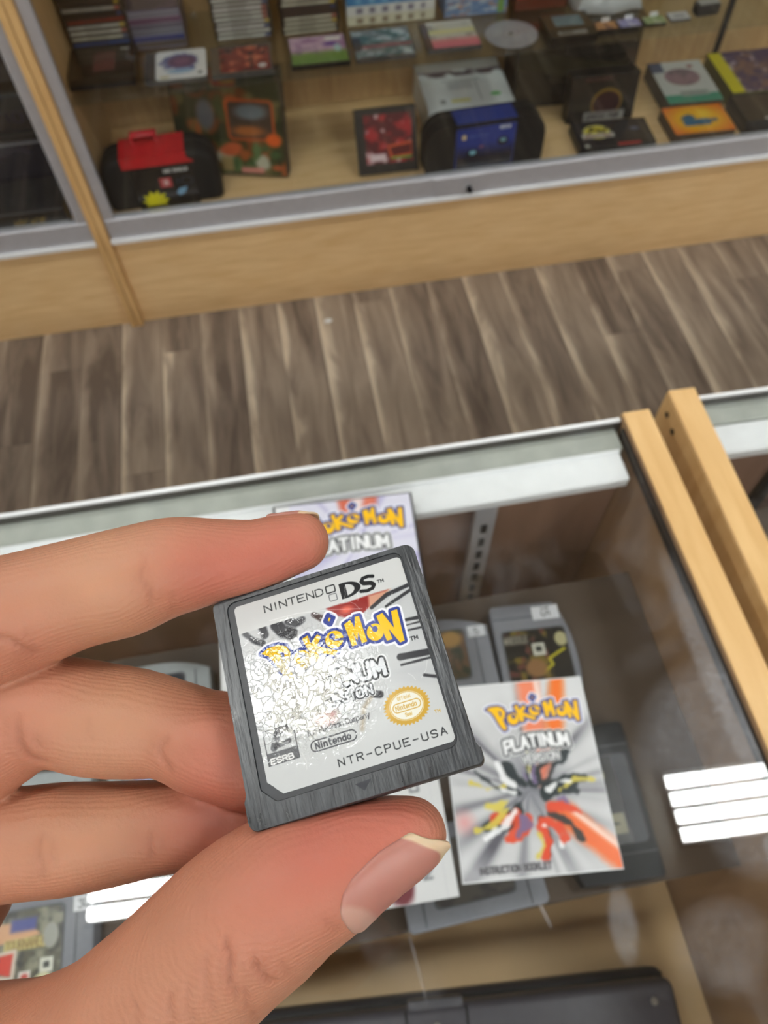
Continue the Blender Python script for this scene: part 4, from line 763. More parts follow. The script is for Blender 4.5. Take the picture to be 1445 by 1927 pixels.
# ================================================================== ON THE GLASS
def art_booklet(cv, band=True):
    rays(cv, .0, -.012, (196, 198, 200), (92, 92, 100), 46, 5, 1.0)
    cv.mix(np.clip((np.hypot(cv.X, cv.Y+.01)-.05)*26, 0, .55), (216, 218, 220)); cv.mix(np.clip(.75-np.hypot((cv.X-.004)/1.0, (cv.Y+.006)/1.25)/.045, 0, .75), (92, 94, 104))
    for (a, b, w, c) in (((.012, .02), (.014, .075), .010, (232, 130, 96)), ((.026, .02), (.038, .075), .008, (232, 112, 40)), ((.022, -.03), (.06, -.066), .010, (226, 104, 52)), ((.012, -.006), (.02, .02), .006, (214, 120, 96))):
        cv.put(cv.seg([a, b])-w+.004*cv.noise(12, 3), c, .006, .95)
    for (a, b, c) in (((.020, .04), (.020, .08), (240, 232, 226)), ((.022, -.022), (.06, -.058), (244, 234, 228))): cv.put(cv.seg([a, b])-.0016, c, .003, .9)
    cv.mix(np.clip(.55-np.hypot(cv.X+.05, cv.Y+.03)/.02, 0, .5), (222, 120, 116))
    q = np.random.RandomState(8); nz = cv.noise(16, 4)
    for col, n_, r0, r1, w_ in (((44, 52, 54), 15, .008, .046, .0042), ((214, 78, 52), 10, .012, .040, .0034), ((206, 190, 84), 7, .018, .050, .0022), ((120, 104, 140), 5, .01, .03, .003), ((236, 238, 240), 6, .012, .05, .002)):
        for i in range(n_):
            a_ = q.rand()*6.283 if col != (214, 78, 52) else 3.4+q.rand()*2.9; ra = r0+q.rand()*.008; rb = ra+(r1-ra)*(.35+.65*q.rand()); b_ = a_+.35*(q.rand()-.5)
            p = [(.002+ra*math.cos(a_), -.018+ra*math.sin(a_)), (.002+(ra+rb)/2*math.cos((a_+b_)/2+.12), -.018+(ra+rb)/2*math.sin((a_+b_)/2+.12)), (.002+rb*math.cos(b_), -.018+rb*math.sin(b_))]
            cv.put(cv.seg(p)-w_*(.4+.6*q.rand())+(nz-.5)*.006, col, .0008, .9)
    logo(cv, -.012-.010, .0495, .0415, 1.0)
    d = cv.text('PLATINUM', -.012, .0150, .0088, .0050, rot=.05, gap=.30, bend=.0025)
    cv.put(d-.0034, (226, 228, 230)); cv.put(d-.0026, (52, 54, 58)); cv.put(d-.0012, (238, 240, 242))
    d = cv.text('VERSION', .0, .0075, .0050, .0031, rot=.05, gap=.34); cv.put(d-.0020, (206, 208, 210)); cv.put(d-.0014, (70, 72, 76)); cv.put(d-.0006, (226, 228, 230))
    d = cv.text('INSTRUCTION BOOKLET', -.044, -.0645, .0040, .0022, gap=.3, rot=.0); cv.put(d-.0010, (150, 150, 154)); cv.put(d-.0003, (44, 44, 48)); return cv
def sheet_obj(name, label, cat, x, y, z, rz, w, h, th, art, nx=150, part='cover_print', shell=WHT, leaves=1):
    t = thing(name, label, cat, (x, y, z), rz)
    for i in range(leaves): MB().box(-w/2+.0003*i, w/2-.0002*i, -h/2+.0004*i, h/2, i*th/leaves, (i+.9)*th/leaves).build('page' if leaves > 1 else 'sheet', shell, t)
    cv = Cv(w-.0004*leaves, h-.0004*leaves, nx, int(nx*h/w)); art(cv); cv.mesh(part, PG, t, UP(th+.0002)); return t
def art_insert(cv):
    cv.c[:] = hexc((200, 202, 203)); x1 = cv.w/2
    cv.put(cv.rect(x1-.030, x1-.0295, -1, 1), (196, 198, 200)); cv.put(cv.rect(x1-.0075, x1-.0068, -1, 1), (190, 192, 196))
    X, Y = cv.X.copy(), cv.Y.copy(); cv.X, cv.Y = Y, -(X-(x1-.019)); d = cv.text('NINTENDO DS', -.118, -.003, .006, .005, gap=.4); cv.X, cv.Y = X, Y; cv.put(d-.0006, (70, 72, 78))
    cv.put(cv.ell(x1-.040, -.118, .010, .013)+(cv.noise(9, 5)-.5)*.01, (104, 52, 58), .002); cv.put(cv.ell(x1-.037, -.110, .004, .005), (190, 150, 150), .002); cv.mix(np.clip(.9-np.hypot((cv.X-x1+.052)/.016, (cv.Y+.09)/.04), 0, .5)*(cv.noise(8, 7) > .42), (190, 150, 152))
sheet_obj('cover_insert', 'white printed cover insert lying flat on the glass under the booklet', 'paper insert', -.0295, .158, GZ+.0001, math.radians(-1.5), .158, .264, .0006, art_insert, 130)
sheet_obj('instruction_booklet', 'white and orange instruction booklet with yellow title lettering, flat on the glass', 'booklet', .1125, .0945, GZ+.0014, math.radians(-5.2), .1135, .1385, .0016, art_booklet, 190, leaves=4)
t = thing('game_case', 'dark plastic game case with purple-edged cover lying behind the index fingertip', 'game case', (.009, .282, GZ+.0012), math.radians(-3.2))
MB().box(-.0625, .0625, -.0675, .0675, 0, .0065, .0015, 2).build('back_shell', DARK, t, True); MB().box(-.0625, .0625, -.0675, .0675, .0068, .0145, .0018, 2).build('front_shell', DARK, t, True)
cv = Cv(.120, .131, 150, 164); rays(cv, .01, .02, (214, 214, 230), (160, 156, 200), 30, 9, .8)
for (a, b, w, c) in (((.005, .05), (.002, .07), .007, (206, 96, 70)), ((.014, .05), (.014, .07), .003, (238, 214, 206)), ((.022, .05), (.026, .07), .006, (214, 110, 84))): cv.put(cv.seg([a, b])-w, c, .004, .9)
logo(cv, -.040, .052, .040, 1.0); d = cv.text('PLATINUM', -.034, .0115, .0115, .0072, rot=.03, gap=.30, bend=.003); cv.put(d-.0040, (226, 228, 230)); cv.put(d-.0031, (52, 54, 58)); cv.put(d-.0015, (238, 240, 242)); cv.put(cv.rect(-1, -.0475, -1, 1), (226, 228, 230))
cv.mesh('cover_print', PG, t, UP(.0147))

# ================================================================== THE HELD GAME CARTRIDGE
def rodr(r):
    r = np.array(r); th = np.linalg.norm(r); k = r/th; K = np.array([[0, -k[2], k[1]], [k[2], 0, -k[0]], [-k[1], k[0], 0]])
    return np.eye(3)+math.sin(th)*K+(1-math.cos(th))*K@K
CR_ = rodr([-0.4086793610668504, 0.07607856666668679, -0.2916186877494882]); CT = np.array([-0.006987198571690322, 0.023482672835117267, 0.11011194377975211])
ML = Matrix([[CR_[i, 0], -CR_[i, 1], -CR_[i, 2], CT[i]] for i in range(3)]+[[0, 0, 0, 1]])
gc = thing('game_cartridge', 'small dark grey handheld game cartridge with a scuffed white label, held between finger and thumb', 'game cartridge')
gw = CAMM @ ML; gt = gw.to_translation(); gw = Matrix.Translation(gt) @ Matrix.Rotation(math.radians(-2.0), 4, 'X') @ Matrix.Translation(-gt) @ gw
gc.matrix_world = gw
def cart_mat():
    m, nt, b = nodes('worn_grey_plastic')
    tc = N(nt, 'ShaderNodeTexCoord'); n1 = N(nt, 'ShaderNodeTexNoise'); n1.inputs['Scale'].default_value = 420; n1.inputs['Detail'].default_value = 8
    mp = N(nt, 'ShaderNodeMapping'); mp.inputs['Scale'].default_value = (1, .35, 1); mp.inputs['Rotation'].default_value = (0, 0, .5)
    nt.links.new(tc.outputs['Object'], mp.inputs[0]); nt.links.new(mp.outputs[0], n1.inputs[0])
    rp = N(nt, 'ShaderNodeValToRGB'); rp.color_ramp.elements[0].position = .32; rp.color_ramp.elements[1].position = .7
    rp.color_ramp.elements[0].color = (*lin((24, 26, 30)), 1); rp.color_ramp.elements[1].color = (*lin((66, 69, 73)), 1)
    nt.links.new(n1.outputs[0], rp.inputs[0]); nt.links.new(rp.outputs[0], b.inputs['Base Color'])
    rr = N(nt, 'ShaderNodeMapRange'); rr.inputs['To Min'].default_value = .2; rr.inputs['To Max'].default_value = .42; nt.links.new(n1.outputs[0], rr.inputs[0]); nt.links.new(rr.outputs[0], b.inputs['Roughness'])
    n2 = N(nt, 'ShaderNodeTexNoise'); n2.inputs['Scale'].default_value = 1400; n2.inputs['Detail'].default_value = 6; mp2 = N(nt, 'ShaderNodeMapping'); mp2.inputs['Scale'].default_value = (1, .12, 1); mp2.inputs['Rotation'].default_value = (0, 0, -.4)
    nt.links.new(tc.outputs['Object'], mp2.inputs[0]); nt.links.new(mp2.outputs[0], n2.inputs[0])
    bp = N(nt, 'ShaderNodeBump'); bp.inputs['Strength'].default_value = .5; bp.inputs['Distance'].default_value = .0002; nt.links.new(n2.outputs[0], bp.inputs['Height']); nt.links.new(bp.outputs[0], b.inputs['Normal'])
    return m
CMAT = cart_mat(); RECM = mat('recess_grey', (34, 36, 42), 0.4, 0, .06, 500)
mm = .001
def sc(pts): return [(p[0]*mm, p[1]*mm) for p in pts]
def arc(cx, cy, r, a0, a1, n=6): return [(cx+r*math.cos(math.radians(a0+(a1-a0)*i/n)), cy+r*math.sin(math.radians(a0+(a1-a0)*i/n))) for i in range(n+1)]
out = arc(-16.0, 15.1, 1.0, 90, 180)+[(-17.0, -14.0), (-17.4, -14.3)]+arc(-16.0, -17.2, 1.4, 180, 270)+arc(16.0, -17.8, .9, 270, 360)+[(16.9, -16.5), (16.4, -16.2)]+arc(14.9, 14.6, 1.5, 0, 90)
MB().prism(sc(out), -.0038, -.00035, .00025, 2).build('back_shell', CMAT, gc, True)
def resamp(pts, n):
    P = np.array(pts+[pts[0]]); l = np.r_[0, np.cumsum(np.hypot(*np.diff(P, axis=0).T))]; return P, l
def ray_loop(pts, n, c=(0, -.6)):
    P = np.array(pts)-c; res = []
    for k in range(n):
        a = 2*math.pi*k/n; d = np.array([math.cos(a), math.sin(a)]); best = 0
        for i in range(len(P)):
            p, q = P[i], P[(i+1) % len(P)]; e = q-p; den = d[0]*e[1]-d[1]*e[0]
            if abs(den) < 1e-12: continue
            t = (p[0]*e[1]-p[1]*e[0])/den; u = (p[0]*d[1]-p[1]*d[0])/den
            if t > 0 and -1e-9 <= u <= 1+1e-9: best = max(best, t)
        res.append(d*best+c)
    return np.array(res)
o2 = [(x*.995, y*.995-.003) for x, y in out]
rec = arc(-13.3, 13.9, 1.4, 90, 180)+[(-14.7, -13.4), (-12.7, -15.5)]+arc(12.6, -14.0, 1.5, 270, 360)+arc(12.6, 13.8, 1.5, 0, 90)
nr = 288; A = ray_loop(o2, nr); B = ray_loop(rec, nr)
vs, fs = [], []
rings = [(A, -.00034), (A, -.00008), (A*.9975+B*.0025, 0.0), (B*.975+A*.025, 0.0), (B, -.00012), (B, -.00034)]
for L, zz in rings: vs += [(p[0]*mm, p[1]*mm, zz) for p in L]
for i in range(len(rings)-1):
    for k in range(nr): fs.append([i*nr+k, i*nr+(k+1) % nr, (i+1)*nr+(k+1) % nr, (i+1)*nr+k])
MB().raw(vs, fs).build('front_frame', CMAT, gc, True)
MB().prism(sc([(p[0]*.999, p[1]*.999) for p in rec]), -.0004, -.00028).build('label_recess', RECM, gc)
MB().prism(sc([(-1.5, -16.4), (1.0, -16.3), (-.35, -17.6)]), -.0001, .00001).build('arrow_mark', mat('arrow_dark', (38, 40, 48), .5), gc)
# the label
def art_label(cv):
    cv.c[:] = hexc((196, 198, 199)); X, Y = cv.X, cv.Y
    art = cv.poly([(-13.8, 9.9), (14, 9.6), (14, -10), (-13.8, -10)]); k = np.clip(.5-art/.3, 0, 1)*np.clip((Y+8.5)/6, 0, 1)
    r = np.random.RandomState(4); a = np.arctan2(Y+1.5, X-1.0); f = np.zeros(a.shape)
    for i in range(26): f += np.exp(-((np.angle(np.exp(1j*(a-r.rand()*6.28))))/(.025+.05*r.rand()))**2)*(r.rand()*.9)
    n = cv.noise(8, 3); cv.mix(k*np.clip(.22+f*.35*np.clip((np.hypot(X-1, Y+1.5)-4)/6, 0, 1), 0, .8), (168, 170, 176))
    for p, w, c in (([(-12.6, 9.6), (-11.6, 8.2), (-10.2, 7.4)], .5, (60, 60, 64)), ([(-9.8, 9.7), (-9.6, 8.6)], .7, (64, 64, 68)), ([(-7.6, 9.5), (-6.9, 8.2), (-5.6, 7.6)], 1.0, (52, 52, 56)), ([(-5.6, 9.6), (-4.6, 8.9), (-3.4, 9.2)], .6, (70, 70, 74)), ([(-1.6, 9.4), (-.4, 8.4)], .5, (60, 44, 44))): cv.put(cv.seg(p)-w+(n-.5)*.9, c, .25, .95)
    red = cv.poly([(.6, 9.7), (10.6, 9.7), (8.2, 8.4), (5.6, 7.3), (3.6, 7.4), (1.8, 8.4)])+(n-.5)*.6; cv.put(red, (140, 34, 30), .2); cv.put(cv.ell(3.6, 8.6, .9, .55), (214, 90, 70), .5); cv.put(cv.poly([(7.4, 9.7), (11, 9.7), (9.0, 8.3), (7.0, 7.6)]), (206, 160, 134), .4, .9)
    for p, w in (([(7.4, 7.7), (10.2, 9.0), (13.9, 9.5)], .28), ([(9.6, 7.2), (13.9, 8.6)], .16), ([(11.2, 4.3), (13.9, 4.0)], .22), ([(11.4, 3.4), (13.9, 3.3)], .12), ([(11.6, 2.6), (13.9, 2.4)], .18), ([(9.6, -1.0), (14, -1.5)], .5), ([(9.4, -2.2), (14, -2.4)], .14), ([(.8, -4.2), (3.6, -4.8), (5.2, -5.4)], .55), ([(12.2, -4.6), (14, -5.4)], .2)): cv.put(cv.seg(p)-w+(n-.5)*.3, (44, 44, 48), .12, .92)
    cv.mix(np.clip(.75-np.hypot((X+3.4)/3.4, (Y+6.3)/2.2), 0, .6), (206, 110, 100))
    cv.put(cv.seg([(1.4, -9.4), (2.4, -6.6), (4.0, -5.2)])-.25, (150, 130, 100), .5, .6)
    logo(cv, -10.8, 11.1, 3.3, 1.05)
    d = cv.text('PLATINUM', -9.2, -2.7, 2.2, 1.52, gap=.42, bend=.25); cv.put(d-.85, (222, 224, 226)); cv.put(d-.62, (40, 41, 44)); cv.put(d-.32, (214, 217, 222))
    d = cv.text('VERSION', -4.4, -4.9, 1.25, .9, gap=.5); cv.put(d-.5, (216, 218, 220)); cv.put(d-.36, (60, 62, 66)); cv.put(d-.15, (206, 209, 214))
    # top line
    cv.put(np.maximum(-(art-.0), cv.rect(-14, 14, 9.9, 15)), (202, 203, 203))
    ink = (34, 35, 38)
    cv.put(cv.text('NINTEND', -8.9, 12.1, 1.12, 1.12, gap=.33, rot=-.005)-.085, ink)
    cv.put(np.abs(cv.rect(1.25, 2.65, 12.05, 13.2, .18))-.1, ink); cv.put(np.abs(cv.rect(1.45, 2.65, 10.65, 11.75, .18))-.075, (110, 112, 116))
    D_ = np.maximum(cv.ell(4.0, 11.7, 2.65, 1.32), 3.35-X); Hh = np.maximum(cv.ell(4.2, 11.7, 1.45, .92), 4.35-X); cv.put(np.maximum(D_, -Hh), ink)
    s_ = cv.seg([(8.9, 12.62), (8.2, 12.82), (7.3, 12.75), (6.95, 12.3), (7.3, 11.9), (8.3, 11.6), (8.75, 11.15), (8.4, 10.7), (7.5, 10.55), (6.5, 10.75)]); cv.put(s_-.27-.13*np.exp(-((Y-11.72)/.5)**2), ink)
    cv.put(cv.text('TM', 9.35, 11.2, .5, .42, gap=.3)-.055, ink); cv.put(cv.text('TM', 11.75, .9, .55, .48, gap=.35)-.07, ink)
    # seal
    th = np.arctan2((Y+8.1)/2.8, (X-8.5)/3.45); rr = np.hypot((X-8.5)/3.45, (Y+8.1)/2.8); tri = np.abs(((th/(2*math.pi)*34) % 1)-.5)*2
    g_ = (196, 156, 62); cv.put((rr-.90-.11*tri)*2.8, g_); cv.put((rr-.74)*2.8, (228, 226, 214)); cv.put(np.abs(rr-.70)*2.8-.05, g_)
    cv.put(np.abs(cv.rect(6.45, 10.55, -8.75, -7.5, .6))-.07, g_); cv.put(cv.text('Nintendo', 6.85, -8.42, .62, .33, gap=.26)-.06, g_); cv.put(cv.text('Official', 7.45, -7.05, .48, .24, gap=.2)-.04, g_); cv.put(cv.text('Seal', 7.95, -9.55, .46, .24, gap=.2)-.04, g_); cv.put(cv.text('TM', 12.1, -10.3, .4, .35)-.04, g_)
    # small print
    cv.put(cv.text('The Pokémon Company', -6.6, -8.15, .78, .44, gap=.2, rot=.01)-.062, (66, 66, 70))
    cv.put(np.abs(cv.rect(-6.4, .4, -10.55, -9.05, .72))-.09, (70, 71, 75)); cv.put(cv.text('Nintendo', -5.7, -10.2, .85, .52, gap=.36)-.105, (76, 77, 82))
    cv.put(cv.text('NTR-CPUE-USA', -3.05, -13.5, 1.0, .85, gap=.62)-.085, (46, 47, 50))
    e = np.abs(cv.rect(-12.9, -8.3, -10.6, -5.7))-.08; cv.put(e, (70, 70, 74), 0, .85); cv.put(cv.rect(-12.9, -8.3, -10.6, -8.9), (84, 85, 88), 0, .85); cv.put(cv.text('ESRB', -12.5, -10.45, .72, .66, gap=.35)-.1, (226, 226, 226)); cv.put(cv.seg([(-11.7, -8.3), (-10.7, -6.2), (-9.4, -6.0)])-.5, (70, 70, 74), .1, .8); cv.put(cv.seg([(-11.4, -8.2), (-9.3, -7.9)])-.35, (70, 70, 74), .1, .8)
    # hairline scratches and worn flecks in the print
    r = np.random.RandomState(11)
    for i in range(26):
        x, y = -12+24*r.rand(), -13+24*r.rand(); a_ = r.rand()*3.14; l = .6+2.6*r.rand()
        cv.put(cv.seg([(x, y), (x+l*.5*math.cos(a_), y+l*.5*math.sin(a_)), (x+l*math.cos(a_+.2), y+l*math.sin(a_+.2))])-.012, (244, 244, 242), .02, .8)
    cv.put(cv.seg([(-8.5, 10.6), (-4, 10.4), (1, 9.4), (6, 8.0)])-.03, (244, 244, 244), .04, .7)
    w = cv.noise(24, 5); w2 = cv.noise(50, 6); zone = np.clip(1.25-np.hypot((X+6)/8.6, (Y+1.2)/8.0), 0, 1)
    cv.mix(np.clip((zone*.5+w*.45+w2*.35-.62)*7, 0, 1)*np.clip(zone*2.5, 0, 1)*.85, (206, 204, 196))
    line = np.minimum(np.abs(w-.5), np.abs(cv.noise(16, 9)-.5)); cv.mix(np.clip(1-line/.018, 0, 1)*np.clip(zone*2, 0, 1)*.55, (84, 82, 80))
def label_mat():
    m, nt, b = nodes('creased_gloss_label')
    a = N(nt, 'ShaderNodeVertexColor'); a.layer_name = 'Col'; nt.links.new(a.outputs[0], b.inputs['Base Color'])
    tc = N(nt, 'ShaderNodeTexCoord')
    mp = N(nt, 'ShaderNodeMapping'); mp.vector_type = 'TEXTURE'; mp.inputs['Location'].default_value = (-.0055, -.001, 0); mp.inputs['Scale'].default_value = (.0135, .0115, .02); nt.links.new(tc.outputs['Object'], mp.inputs[0])
    g = N(nt, 'ShaderNodeTexGradient'); g.gradient_type = 'SPHERICAL'; nt.links.new(mp.outputs[0], g.inputs[0])
    n0 = N(nt, 'ShaderNodeTexNoise'); n0.inputs['Scale'].default_value = 500; n0.inputs['Detail'].default_value = 3; nt.links.new(tc.outputs['Object'], n0.inputs[0])
    ds = N(nt, 'ShaderNodeMixRGB'); ds.blend_type = 'LINEAR_LIGHT'; ds.inputs[0].default_value = .0022; nt.links.new(tc.outputs['Object'], ds.inputs[1]); nt.links.new(n0.outputs['Color'], ds.inputs[2])
    vo = N(nt, 'ShaderNodeTexVoronoi'); vo.feature = 'DISTANCE_TO_EDGE'; vo.inputs['Scale'].default_value = 620; nt.links.new(ds.outputs[0], vo.inputs[0])
    v2 = N(nt, 'ShaderNodeTexNoise'); v2.inputs['Scale'].default_value = 1500; v2.inputs['Detail'].default_value = 5; nt.links.new(tc.outputs['Object'], v2.inputs[0])
    vr = N(nt, 'ShaderNodeMapRange'); vr.inputs['From Max'].default_value = .07; nt.links.new(vo.outputs['Distance'], vr.inputs[0])
    ad = N(nt, 'ShaderNodeMath', operation='MULTIPLY_ADD'); ad.inputs[1].default_value = .7; nt.links.new(v2.outputs[0], ad.inputs[0]); nt.links.new(vr.outputs[0], ad.inputs[2])
    gm = N(nt, 'ShaderNodeMapRange'); gm.inputs['From Max'].default_value = .4; nt.links.new(g.outputs[0], gm.inputs[0])
    mu = N(nt, 'ShaderNodeMath', operation='MULTIPLY'); nt.links.new(ad.outputs[0], mu.inputs[0]); nt.links.new(gm.outputs[0], mu.inputs[1])
    sm = N(nt, 'ShaderNodeMath', operation='MULTIPLY_ADD'); sm.inputs[1].default_value = .05; nt.links.new(n0.outputs[0], sm.inputs[0]); nt.links.new(mu.outputs[0], sm.inputs[2])
    bp = N(nt, 'ShaderNodeBump'); bp.inputs['Strength'].default_value = 1.0; bp.inputs['Distance'].default_value = .000045; nt.links.new(sm.outputs[0], bp.inputs['Height']); nt.links.new(bp.outputs[0], b.inputs['Normal'])
    b.inputs['Roughness'].default_value = .1; b.inputs['Specular IOR Level'].default_value = .4
    return m
lw, lh = 27.8, 29.5; cv = Cv(lw, lh, 352, 374); cv.X += .1; cv.Y += -.15; art_label(cv)
lp = arc(-12.9, 13.7, .8, 90, 180)+[(-13.7, -12.6), (-11.7, -14.75)]+arc(13.1, -14.0, .8, 270, 360)+arc(13.1, 13.7, .8, 0, 90)
cv.mesh('label', label_mat(), gc, lambda X, Y: np.stack([X*mm, Y*mm, np.full(X.shape, -.00022)], -1), inside=cv.poly(lp) <= 0.02)

# ================================================================== THE HAND (camera millimetres: x right, y down, z away; then placed in the world)
def cm(px, py, z): return ((px-CX)/F*z, (py-CY)/F*z, z)
def chain(rows):
    """rows (px, py, z mm, r px) -> smooth dense (x, y, z, r) in mm"""
    P = np.array([(*cm(a, b, z), r*z/F) for a, b, z, r in rows]); out = []
    for i in range(len(P)-1):
        p0, p1, p2, p3 = P[max(i-1, 0)], P[i], P[i+1], P[min(i+2, len(P)-1)]
        n = max(2, int(np.linalg.norm((p2-p1)[:3])/2.2))
        for k in range(n):
            t = k/n; out.append(.5*(2*p1+(p2-p0)*t+(2*p0-5*p1+4*p2-p3)*t*t+(3*p1-p0-3*p2+p3)*t**3))
    out.append(P[-1]); return np.array(out)
INDEX = [(563, 1020, 119.5, 56), (520, 1032, 119.5, 63), (480, 1045, 119.5, 67.5), (435, 1051, 119.5, 74), (390, 1056, 119.5, 81), (345, 1062, 119.5, 90), (310, 1069, 119.5, 94), (270, 1082, 119.5, 98), (228, 1097, 119.5, 103), (150, 1116, 119.5, 103), (60, 1145, 119.5, 111), (-30, 1176, 119.5, 119), (-130, 1220, 119.5, 124), (-280, 1310, 120, 130), (-430, 1420, 121, 140)]
MIDDLE = [(540, 1470, 120.5, 70), (500, 1446, 120.5, 84), (460, 1425, 120.5, 94), (425, 1406, 121, 100), (380, 1395, 121.5, 96), (320, 1371, 122.5, 91), (250, 1360, 123.5, 101), (183, 1353, 124, 105), (110, 1339, 124, 103), (55, 1346, 124, 103), (20, 1362, 124, 106), (-40, 1398, 124, 112), (-140, 1455, 125, 120), (-290, 1510, 127, 126), (-440, 1560, 129, 138)]
RING = [(500, 1560, 123.5, 64), (450, 1552, 124, 76), (400, 1550, 124.5, 81), (357, 1551, 125, 83), (298, 1556, 125.5, 84), (240, 1564, 126, 90), (179, 1572, 126, 96), (120, 1578, 126, 101), (60, 1584, 126, 101), (0, 1591, 126, 102), (-80, 1606, 127, 106), (-200, 1640, 129, 112), (-330, 1680, 131, 118), (-450, 1710, 133, 130)]
PINKY = [(-30, 1640, 146, 62), (-55, 1690, 146, 74), (-95, 1735, 144, 82), (-150, 1770, 141, 86), (-220, 1795, 139, 88), (-320, 1820, 138, 98), (-450, 1850, 138, 115)]
THUMB = [(772, 1570, 105.6, 68), (740, 1582, 105.4, 80), (690, 1600, 105.4, 96), (650, 1618, 105.4, 108), (608, 1640, 105.6, 121), (572, 1655, 105.8, 131), (536, 1674, 106, 139), (486, 1712, 106.4, 148), (432, 1756, 107, 150), (357, 1830, 108, 152), (290, 1900, 109, 160), (200, 1992, 110, 178), (80, 2080, 112, 212), (-60, 2120, 116, 232), (-220, 2130, 121, 225), (-420, 2120, 127, 200)]
PALMS = [[(-430, 1420, 122, 132), (-560, 1720, 128, 160), (-720, 2060, 130, 190)], [(-440, 1560, 129, 132), (-580, 1800, 132, 160), (-740, 2080, 132, 190)], [(-450, 1710, 133, 126), (-590, 1880, 134, 150), (-750, 2100, 133, 190)], [(-450, 1850, 137, 118), (-590, 1960, 136, 145), (-760, 2120, 134, 185)],
         [(-420, 2120, 127, 200), (-600, 2120, 130, 210), (-760, 2100, 132, 215)], [(-430, 1420, 122, 110), (-330, 1700, 122, 120), (-250, 2000, 121, 170)], [(-740, 2090, 132, 230), (-900, 2250, 131, 235), (-1200, 2540, 128, 255), (-1700, 3000, 124, 300), (-2300, 3560, 120, 350)]]
HS = .62; LO = np.array([-236., -4., 86.]); HI = np.array([14., 206., 156.])
GN = np.ceil((HI-LO)/HS).astype(int)+1
ax = [LO[i]+HS*np.arange(GN[i]) for i in range(3)]
def field(chains, pad=5.0):
    D = np.full(GN, 6.0, np.float32)
    for C in chains:
        for a, b in zip(C[:-1], C[1:]):
            lo = np.minimum(a[:3]-a[3], b[:3]-b[3])-pad; hi = np.maximum(a[:3]+a[3], b[:3]+b[3])+pad
            i0 = np.clip(((lo-LO)/HS).astype(int), 0, GN); i1 = np.clip(((hi-LO)/HS).astype(int)+2, 0, GN)
            if (i1 <= i0).any(): continue
            X, Y, Z = np.meshgrid(*[ax[k][i0[k]:i1[k]].astype(np.float32) for k in range(3)], indexing='ij', sparse=True)
            e = b[:3]-a[:3]; l = float(e@e)+1e-9
            t = np.clip(((X-a[0])*e[0]+(Y-a[1])*e[1]+(Z-a[2])*e[2])/l, 0, 1)
            d = np.sqrt((X-a[0]-t*e[0])**2+(Y-a[1]-t*e[1])**2+(Z-a[2]-t*e[2])**2)-(a[3]+t*(b[3]-a[3]))
            s = D[i0[0]:i1[0], i0[1]:i1[1], i0[2]:i1[2]]; np.minimum(s, d, out=s)
    return D
def smin(a, b, k):
    h = np.clip(.5+.5*(b-a)/k, 0, 1); return b*(1-h)+a*h-k*h*(1-h)
CH = {n: chain(c) for n, c in (('index', INDEX), ('middle', MIDDLE), ('ring', RING), ('pinky', PINKY), ('thumb', THUMB))}
FD = {n: field([c]) for n, c in CH.items()}
palm = field([chain(c) for c in PALMS])
D = smin(FD['index'], FD['middle'], .9); D = smin(D, FD['ring'], .9); D = smin(D, FD['pinky'], .9); D = smin(D, palm, 6.0); D = smin(D, FD['thumb'], 1.6)
D[0], D[-1], D[:, 0], D[:, -1], D[:, :, 0], D[:, :, -1] = 1, 1, 1, 1, 1, 1
def nets(D):
    ins = D < 0; c = np.zeros(np.array(D.shape)-1, np.uint8)
    for o in np.ndindex(2, 2, 2): c += ins[o[0]:D.shape[0]-1+o[0], o[1]:D.shape[1]-1+o[1], o[2]:D.shape[2]-1+o[2]]
    act = np.argwhere((c > 0) & (c < 8)); vid = np.full(c.shape, -1, np.int32); vid[tuple(act.T)] = np.arange(len(act))
    corners = list(np.ndindex(2, 2, 2)); val = {o: D[act[:, 0]+o[0], act[:, 1]+o[1], act[:, 2]+o[2]] for o in corners}
    acc = np.zeros((len(act), 3)); cnt = np.zeros(len(act))
    for o in corners:
        for k in range(3):
            if o[k] == 0:
                p = list(o); p[k] = 1; p = tuple(p); va, vb = val[o], val[p]; m = (va < 0) != (vb < 0); t = np.where(m, va/(va-vb+1e-12), 0)
                q = np.array(o, float)[None]+t[:, None]*np.eye(3)[k][None]; acc += q*m[:, None]; cnt += m
    V = act+acc/cnt[:, None]; Q = []
    for k in range(3):
        i, j = (k+1) % 3, (k+2) % 3; sl = [slice(None)]*3; a_ = [slice(None)]*3; a_[k] = slice(0, -1); b_ = [slice(None)]*3; b_[k] = slice(1, None)
        ch = np.argwhere(ins[tuple(a_)] != ins[tuple(b_)]); ch = ch[(ch[:, i] > 0) & (ch[:, j] > 0) & (ch[:, i] < c.shape[i]) & (ch[:, j] < c.shape[j])]
        s = ins[tuple(ch.T)]; g = []
        for (di, dj) in ((-1, -1), (0, -1), (0, 0), (-1, 0)):
            q = ch.copy(); q[:, i] += di; q[:, j] += dj; g.append(vid[tuple(q.T)])
        g = np.stack(g, -1); g[~s] = g[~s][:, ::-1]; Q.append(g)
    return V*HS+LO, np.concatenate(Q)
V, Q = nets(D)
def smooth(V, Q, it, lam):
    for _ in range(it):
        s = np.zeros_like(V); n = np.zeros(len(V))
        for a, b in ((0, 1), (1, 2), (2, 3), (3, 0)):
            np.add.at(s, Q[:, a], V[Q[:, b]]); np.add.at(s, Q[:, b], V[Q[:, a]]); np.add.at(n, Q[:, a], 1); np.add.at(n, Q[:, b], 1)
        V = V+lam*(s/n[:, None]-V)
    return V
V = smooth(V, Q, 2, .5); V = smooth(V, Q, 1, -.3)
